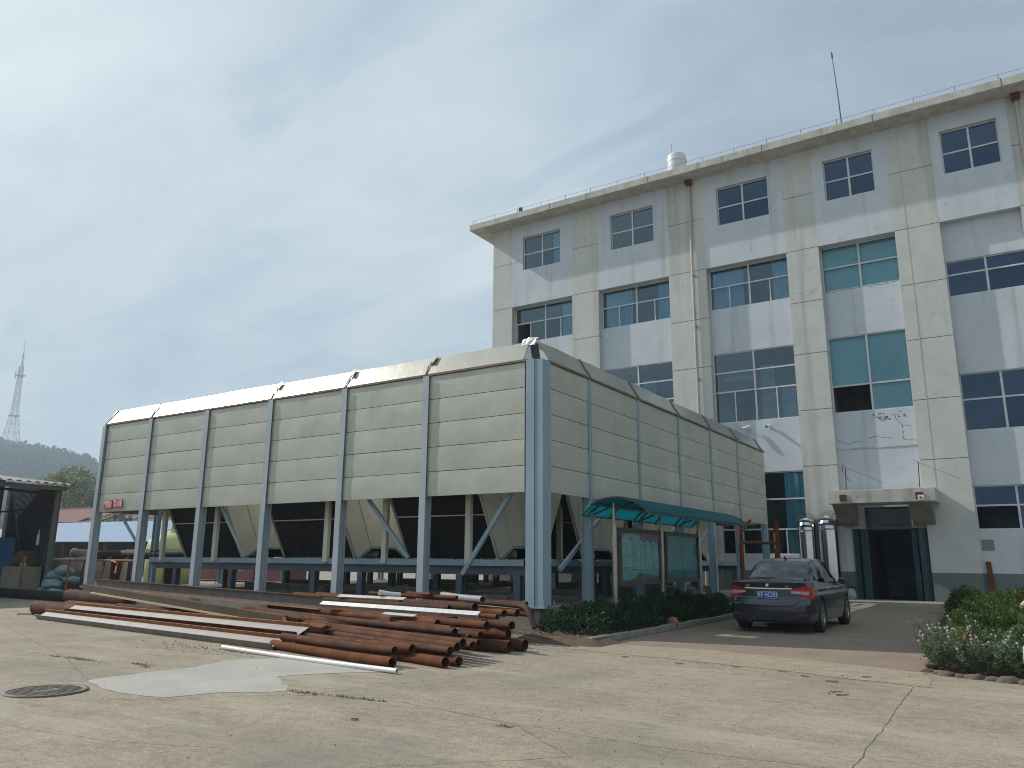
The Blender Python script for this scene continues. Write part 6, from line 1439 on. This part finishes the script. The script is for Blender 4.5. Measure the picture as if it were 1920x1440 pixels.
# old brick house with broken tiled roof
m_tile = mat('old red roof tiles', (.20, .085, .065), .9, c2=(.14, .06, .048), scale=1.4, amt=.8, bump=.6, bscale=9, c3=(.07, .045, .04), s3=.9, t3=(.56, .66), st3=(1, .5, 1))
m_hw = mat('old brick wall', (.13, .10, .085), .95, c2=(.10, .08, .065), scale=1.5)
hse = empty('brick_house', (-104, 58, 0), 0, 'old brick house with partly broken red tiled roof behind the blue roofed shed', 'house')
def hb(mb, name, m, par=None): o = mb.build(name, m, par or hse); o.data.transform(Matrix.Translation((104, -58, 0))); return o
hb(MB().box(-125, -84, 57, 57.3, 0, 6.2).box(-125, -84, 64.7, 65, 0, 6.2).box(-84.3, -84, 57.3, 64.7, 0, 6.2), 'wall', m_hw)
rf = hb(MB().add([(-126, 56.4, 6.1), (-83, 56.4, 5.7), (-83, 61, 8.0), (-126, 61, 8.2), (-126, 65.6, 6.1), (-83, 65.6, 5.7)], [(0, 1, 2, 3), (3, 2, 5, 4)]), 'roof', m_tile)
hb(MB().bar((-126, 61, 8.25), (-83, 61, 8.05), .3, .2), 'ridge', mat('ridge tiles', (.3, .16, .12), .9), rf)
hb(MB().bar((-101.5, 56.3, 6.25), (-98.2, 58.6, 7.6), .6, .08).bar((-107.5, 56.4, 5.6), (-104.5, 57.0, 6.5), .5, .08).bar((-98, 56.6, 6.3), (-93, 56.6, 6.2), .2, .2), 'loose_sheet', mat('pale loose sheet', (.42, .40, .38), .8))
for x in (-118, -111, -103.6, -96.5, -89): 
    w = hb(MB().box(x - .7, x + .7, 56.95, 57.0, 4.2, 5.2), 'window', mat('pale window frame', (.25, .22, .19), .8)); hb(MB().box(x - .6, x + .6, 56.93, 56.95, 4.3, 5.1), 'pane', m_dark, w)

# trees
def tree(x, y, h, cr_, n, m, label, squash=.8, lobes=9, base=.3, ls_=.35, seed=0, group='trees behind the yard', name='broadleaf_tree', z=0.0):
    e = empty(name, (x, y, z), 0, label, 'tree', group); rs = np.random.default_rng(seed)
    mb = MB(); mb.tube([(0, 0, 0), (.1 * h * .1, 0, h * .3), (0, .05, h * .55)], [h * .028, h * .02, h * .012], 8)
    LC = []
    for i in range(lobes):
        a = rs.uniform(0, 6.28); q = rs.uniform(.2, .85); zz = h * (base + (1 - base) * rs.uniform(.18, .86)); k_ = 1 - abs(zz / h - .62) * .9
        c = np.array([math.cos(a) * cr_ * q * k_, math.sin(a) * cr_ * q * k_, zz]); LC.append((c, cr_ * rs.uniform(.32, .52)))
        mb.tube([(0, 0, h * rs.uniform(.25, .45)), tuple(c * np.array([.5, .5, 1]) * np.array([1, 1, .82])), tuple(c)], [h * .012, h * .007, h * .003], 5)
    LC.append((np.array([0, 0, h * .86]), cr_ * .4)); LC.append((np.array([0, 0, h * .6]), cr_ * .6))
    mb.build('trunk', m_bark, e)
    C = []; 
    per = n // len(LC)
    for c, r_ in LC:
        d = rs.normal(size=(per, 3)); d /= np.linalg.norm(d, axis=1, keepdims=True); rr_ = r_ * rs.uniform(.45, 1.08, (per, 1)) ** .6; P = c + d * rr_ * np.array([1, 1, squash])
        C.append(P)
    C = np.concatenate(C); k_ = np.array([mnoise.noise(Vector(p) * (2.2 / cr_ * 1.6) + Vector((seed, 0, 0))) for p in C]) > -.12; C = C[k_]
    D = C - np.array([0, 0, h * .5]); D = D / np.linalg.norm(D, axis=1, keepdims=True) + rs.normal(0, .8, C.shape)
    leaves('crown', C, D, ls_, ls_ * .6, m, e); return e
m_tr1 = leafmat('yellowish tree leaves', (0.23, 0.25, 0.075), (0.15, 0.185, 0.055), .3)
m_tr2 = leafmat('dark tree leaves', (0.085, 0.11, 0.045), (0.12, 0.14, 0.055), .25)
tree(-138.5, 72, 17.2, 6.6, 9000, m_tr1, 'large yellow green tree behind the tiled house, left', seed=3, ls_=.55, lobes=12, base=.25)
tree(-127, 72, 13.2, 5.6, 6500, m_tr2, 'darker green tree right of the large yellow green one', seed=5, ls_=.5)
tree(-146, 78, 13.5, 5.0, 5000, m_tr2, 'dark tree partly hidden by the shed roof at the left', seed=6, ls_=.5)
tree(-118, 75, 12.5, 5.4, 5500, m_tr1, 'yellow green tree behind the left end column of the enclosure', seed=8, ls_=.5)
tree(-108, 76, 11, 5.2, 5000, m_tr2, 'dark tree seen under the enclosure between the first columns', seed=9, ls_=.5)
tree(-98, 78, 10.5, 5.2, 4500, m_tr1, 'yellowish tree seen low behind the cooler legs', seed=10, ls_=.5)
tree(-78, 46, 5.8, 2.3, 4500, leafmat('fresh bush green', (.07, .135, .035), (.05, .10, .03)), 'round fresh green tree above the blue roofed shed', seed=11, ls_=.26, base=.35, lobes=8)
tree(-41.5, 27.2, 1.9, 1.0, 1500, m_tr1, 'small yellowish bush left of the yellow green tank', seed=12, ls_=.12, base=.1, name='small_bush')
e = empty('bare_tree', (-131.5, 70, 0), 0, 'bare branched tree standing against the hill', 'tree', 'trees behind the yard')
mb = MB(); rs = random.Random(5)
def branch(p, d, l_, r_, k_):
    q = p + d * l_; mb.tube([p, p.lerp(q, .5) + Vector((rs.uniform(-.1, .1),) * 3) * l_ * .4, q], [r_, r_ * .8, r_ * .6], 5)
    if k_ == 0: return
    for _ in range(3): branch(q, (d + Vector((rs.uniform(-.8, .8), rs.uniform(-.8, .8), rs.uniform(-.1, .5)))).normalized(), l_ * .68, r_ * .6, k_ - 1)
branch(Vector((0, 0, 0)), Vector((0, 0, 1)), 7.5, .2, 0); branch(Vector((0, 0, 7.4)), Vector((.05, 0, 1)), 2.6, .13, 4)
mb.build('branches', m_bark, e)

# ------------------------------------------------------------------ wooded hill and the lattice mast
m_hill = mat('hill scrub', (.05, .065, .03), .95, c2=(.085, .09, .045), scale=.05, amt=.7)
def hill_h(x, y):
    """ridge running toward the right and falling"""
    ridge = float(np.interp(x, [-760, -408, -372, -334, -316, -280, -200, -110], [60, 55, 47.5, 37.5, 31.5, 22, 12, 8])) + 1.2 * mnoise.noise(Vector((x * .05, 0, 0)))
    w = (y - 175) / 105
    return ridge * math.exp(-w * w) * (1 + .07 * mnoise.noise(Vector((x * .02, y * .02, 2)))) 
P = [[(x, y, hill_h(x, y) - 2.5) for x in np.linspace(-760, -90, 90)] for y in np.linspace(60, 420, 60)]
o = MB().grid(P).build('hill', m_hill, kind='structure'); o.scale = (1.9, 1.9, 1.9)
C = []
for _ in range(5200):
    x = RNG.uniform(-520, -110); y = RNG.uniform(70, 200)
    if hill_h(x, y) < 4: continue
    C.append((x, y, hill_h(x, y) - 2.5, RNG.uniform(2.0, 3.8)))
CC = []; DD = []
for (x, y, z, r_) in C:
    k_ = 26; d = RNG.normal(size=(k_, 3)); d /= np.linalg.norm(d, axis=1, keepdims=True); d[:, 2] = np.abs(d[:, 2])
    CC.append(np.array([x, y, z]) + d * np.array([r_, r_, r_ * 1.15]) * RNG.uniform(.5, 1, (k_, 1)) + np.array([0, 0, r_ * .3])); DD.append(d + RNG.normal(0, .6, (k_, 3)))
hw = tag(leaves('hill_wood', np.concatenate(CC), np.concatenate(DD), 1.9, 1.4, mat('hill wood leaves', (.05, .08, .035), .95, c2=(.10, .135, .05), scale=.03, amt=.95, spec=.0, island=.12)), 'far off wood covering the hill as one mass', 'wood', kind='stuff')
hw.scale = (1.9, 1.9, 1.9)
tw = empty('lattice_mast', (-396 * 1.9, 174 * 1.9, (hill_h(-396, 174) - 2.5) * 1.9), 0, 'tall steel lattice broadcasting mast standing on the wooded hill', 'mast')
tw.scale = (1.75, 1.75, 2.55)
m_mast = mat('mast steel', (.22, .20, .22), .6, metal=.2)
def tw_w(z): return 3.6 * (1 - z / 15) + 1.7 if z < 15 else 1.7 * (1 - (z - 15) / 34) + .45 * (z - 15) / 34
mb = MB(); zs = [0, 3.5, 7, 10, 13, 16, 18.5, 21, 23, 25, 27, 29, 31]
mb = MB()
for sx_, sy_ in ((1, 1), (1, -1), (-1, -1), (-1, 1)):
    mb.tube([(sx_ * tw_w(z) * .7, sy_ * tw_w(z) * .7, z) for z in zs], .13, 5)
mb.build('leg', m_mast, tw)
mb = MB()
cs = [(1, 1), (1, -1), (-1, -1), (-1, 1)]
for a, b_ in zip(zs[:-1], zs[1:]):
    for i in range(4):
        c0, c1 = cs[i], cs[(i + 1) % 4]; wa, wb = tw_w(a) * .7, tw_w(b_) * .7
        mb.tube([(c0[0] * wa, c0[1] * wa, a), (c1[0] * wb, c1[1] * wb, b_)], .07, 4); mb.tube([(c1[0] * wa, c1[1] * wa, a), (c0[0] * wb, c0[1] * wb, b_)], .07, 4); mb.tube([(c0[0] * wb, c0[1] * wb, b_), (c1[0] * wb, c1[1] * wb, b_)], .07, 4)
mb.build('bracing', m_mast, tw)
mb = MB().tube([(0, 0, 31), (0, 0, 36)], .35, 6).tube([(0, 0, 36), (0, 0, 41)], .12, 5); mb.tube([(.5, .5, 30), (.5, .5, 35)], .1, 5).build('aerial', m_mast, tw)
MB().box(-1.9, 1.9, -1.9, 1.9, 27.5, 27.8).tube([(-1.9, -1.9, 27.8), (1.9, -1.9, 27.8)], .1, 4).tube([(-1.6, -1.6, 26.3), (-1.6, -1.6, 29.5)], .22, 5).tube([(1.7, -1.6, 26.3), (1.7, -1.6, 29.3)], .22, 5).build('upper_platform', m_mast, tw)
MB().box(-2.2, 2.2, -2.2, 2.2, 12.9, 13.15).build('lower_platform', m_mast, tw)

# ------------------------------------------------------------------ haze
def haze():
    m = bpy.data.materials.new('haze air'); m.use_nodes = True; nt = m.node_tree; nt.nodes.clear()
    out = nt.nodes.new('ShaderNodeOutputMaterial'); v = nt.nodes.new('ShaderNodeVolumePrincipled')
    v.inputs['Color'].default_value = (.70, .84, 1.0, 1); v.inputs['Density'].default_value = HAZE; v.inputs['Anisotropy'].default_value = .2
    nt.links.new(v.outputs[0], out.inputs['Volume'])
    b = MB().box(-1490, 60, -40, 840, -6.5, 190); b.build('haze', m, kind='stuff', label='thin pale air over the whole yard and hill', cat='haze')
HAZE = .00075
if HAZE: haze()
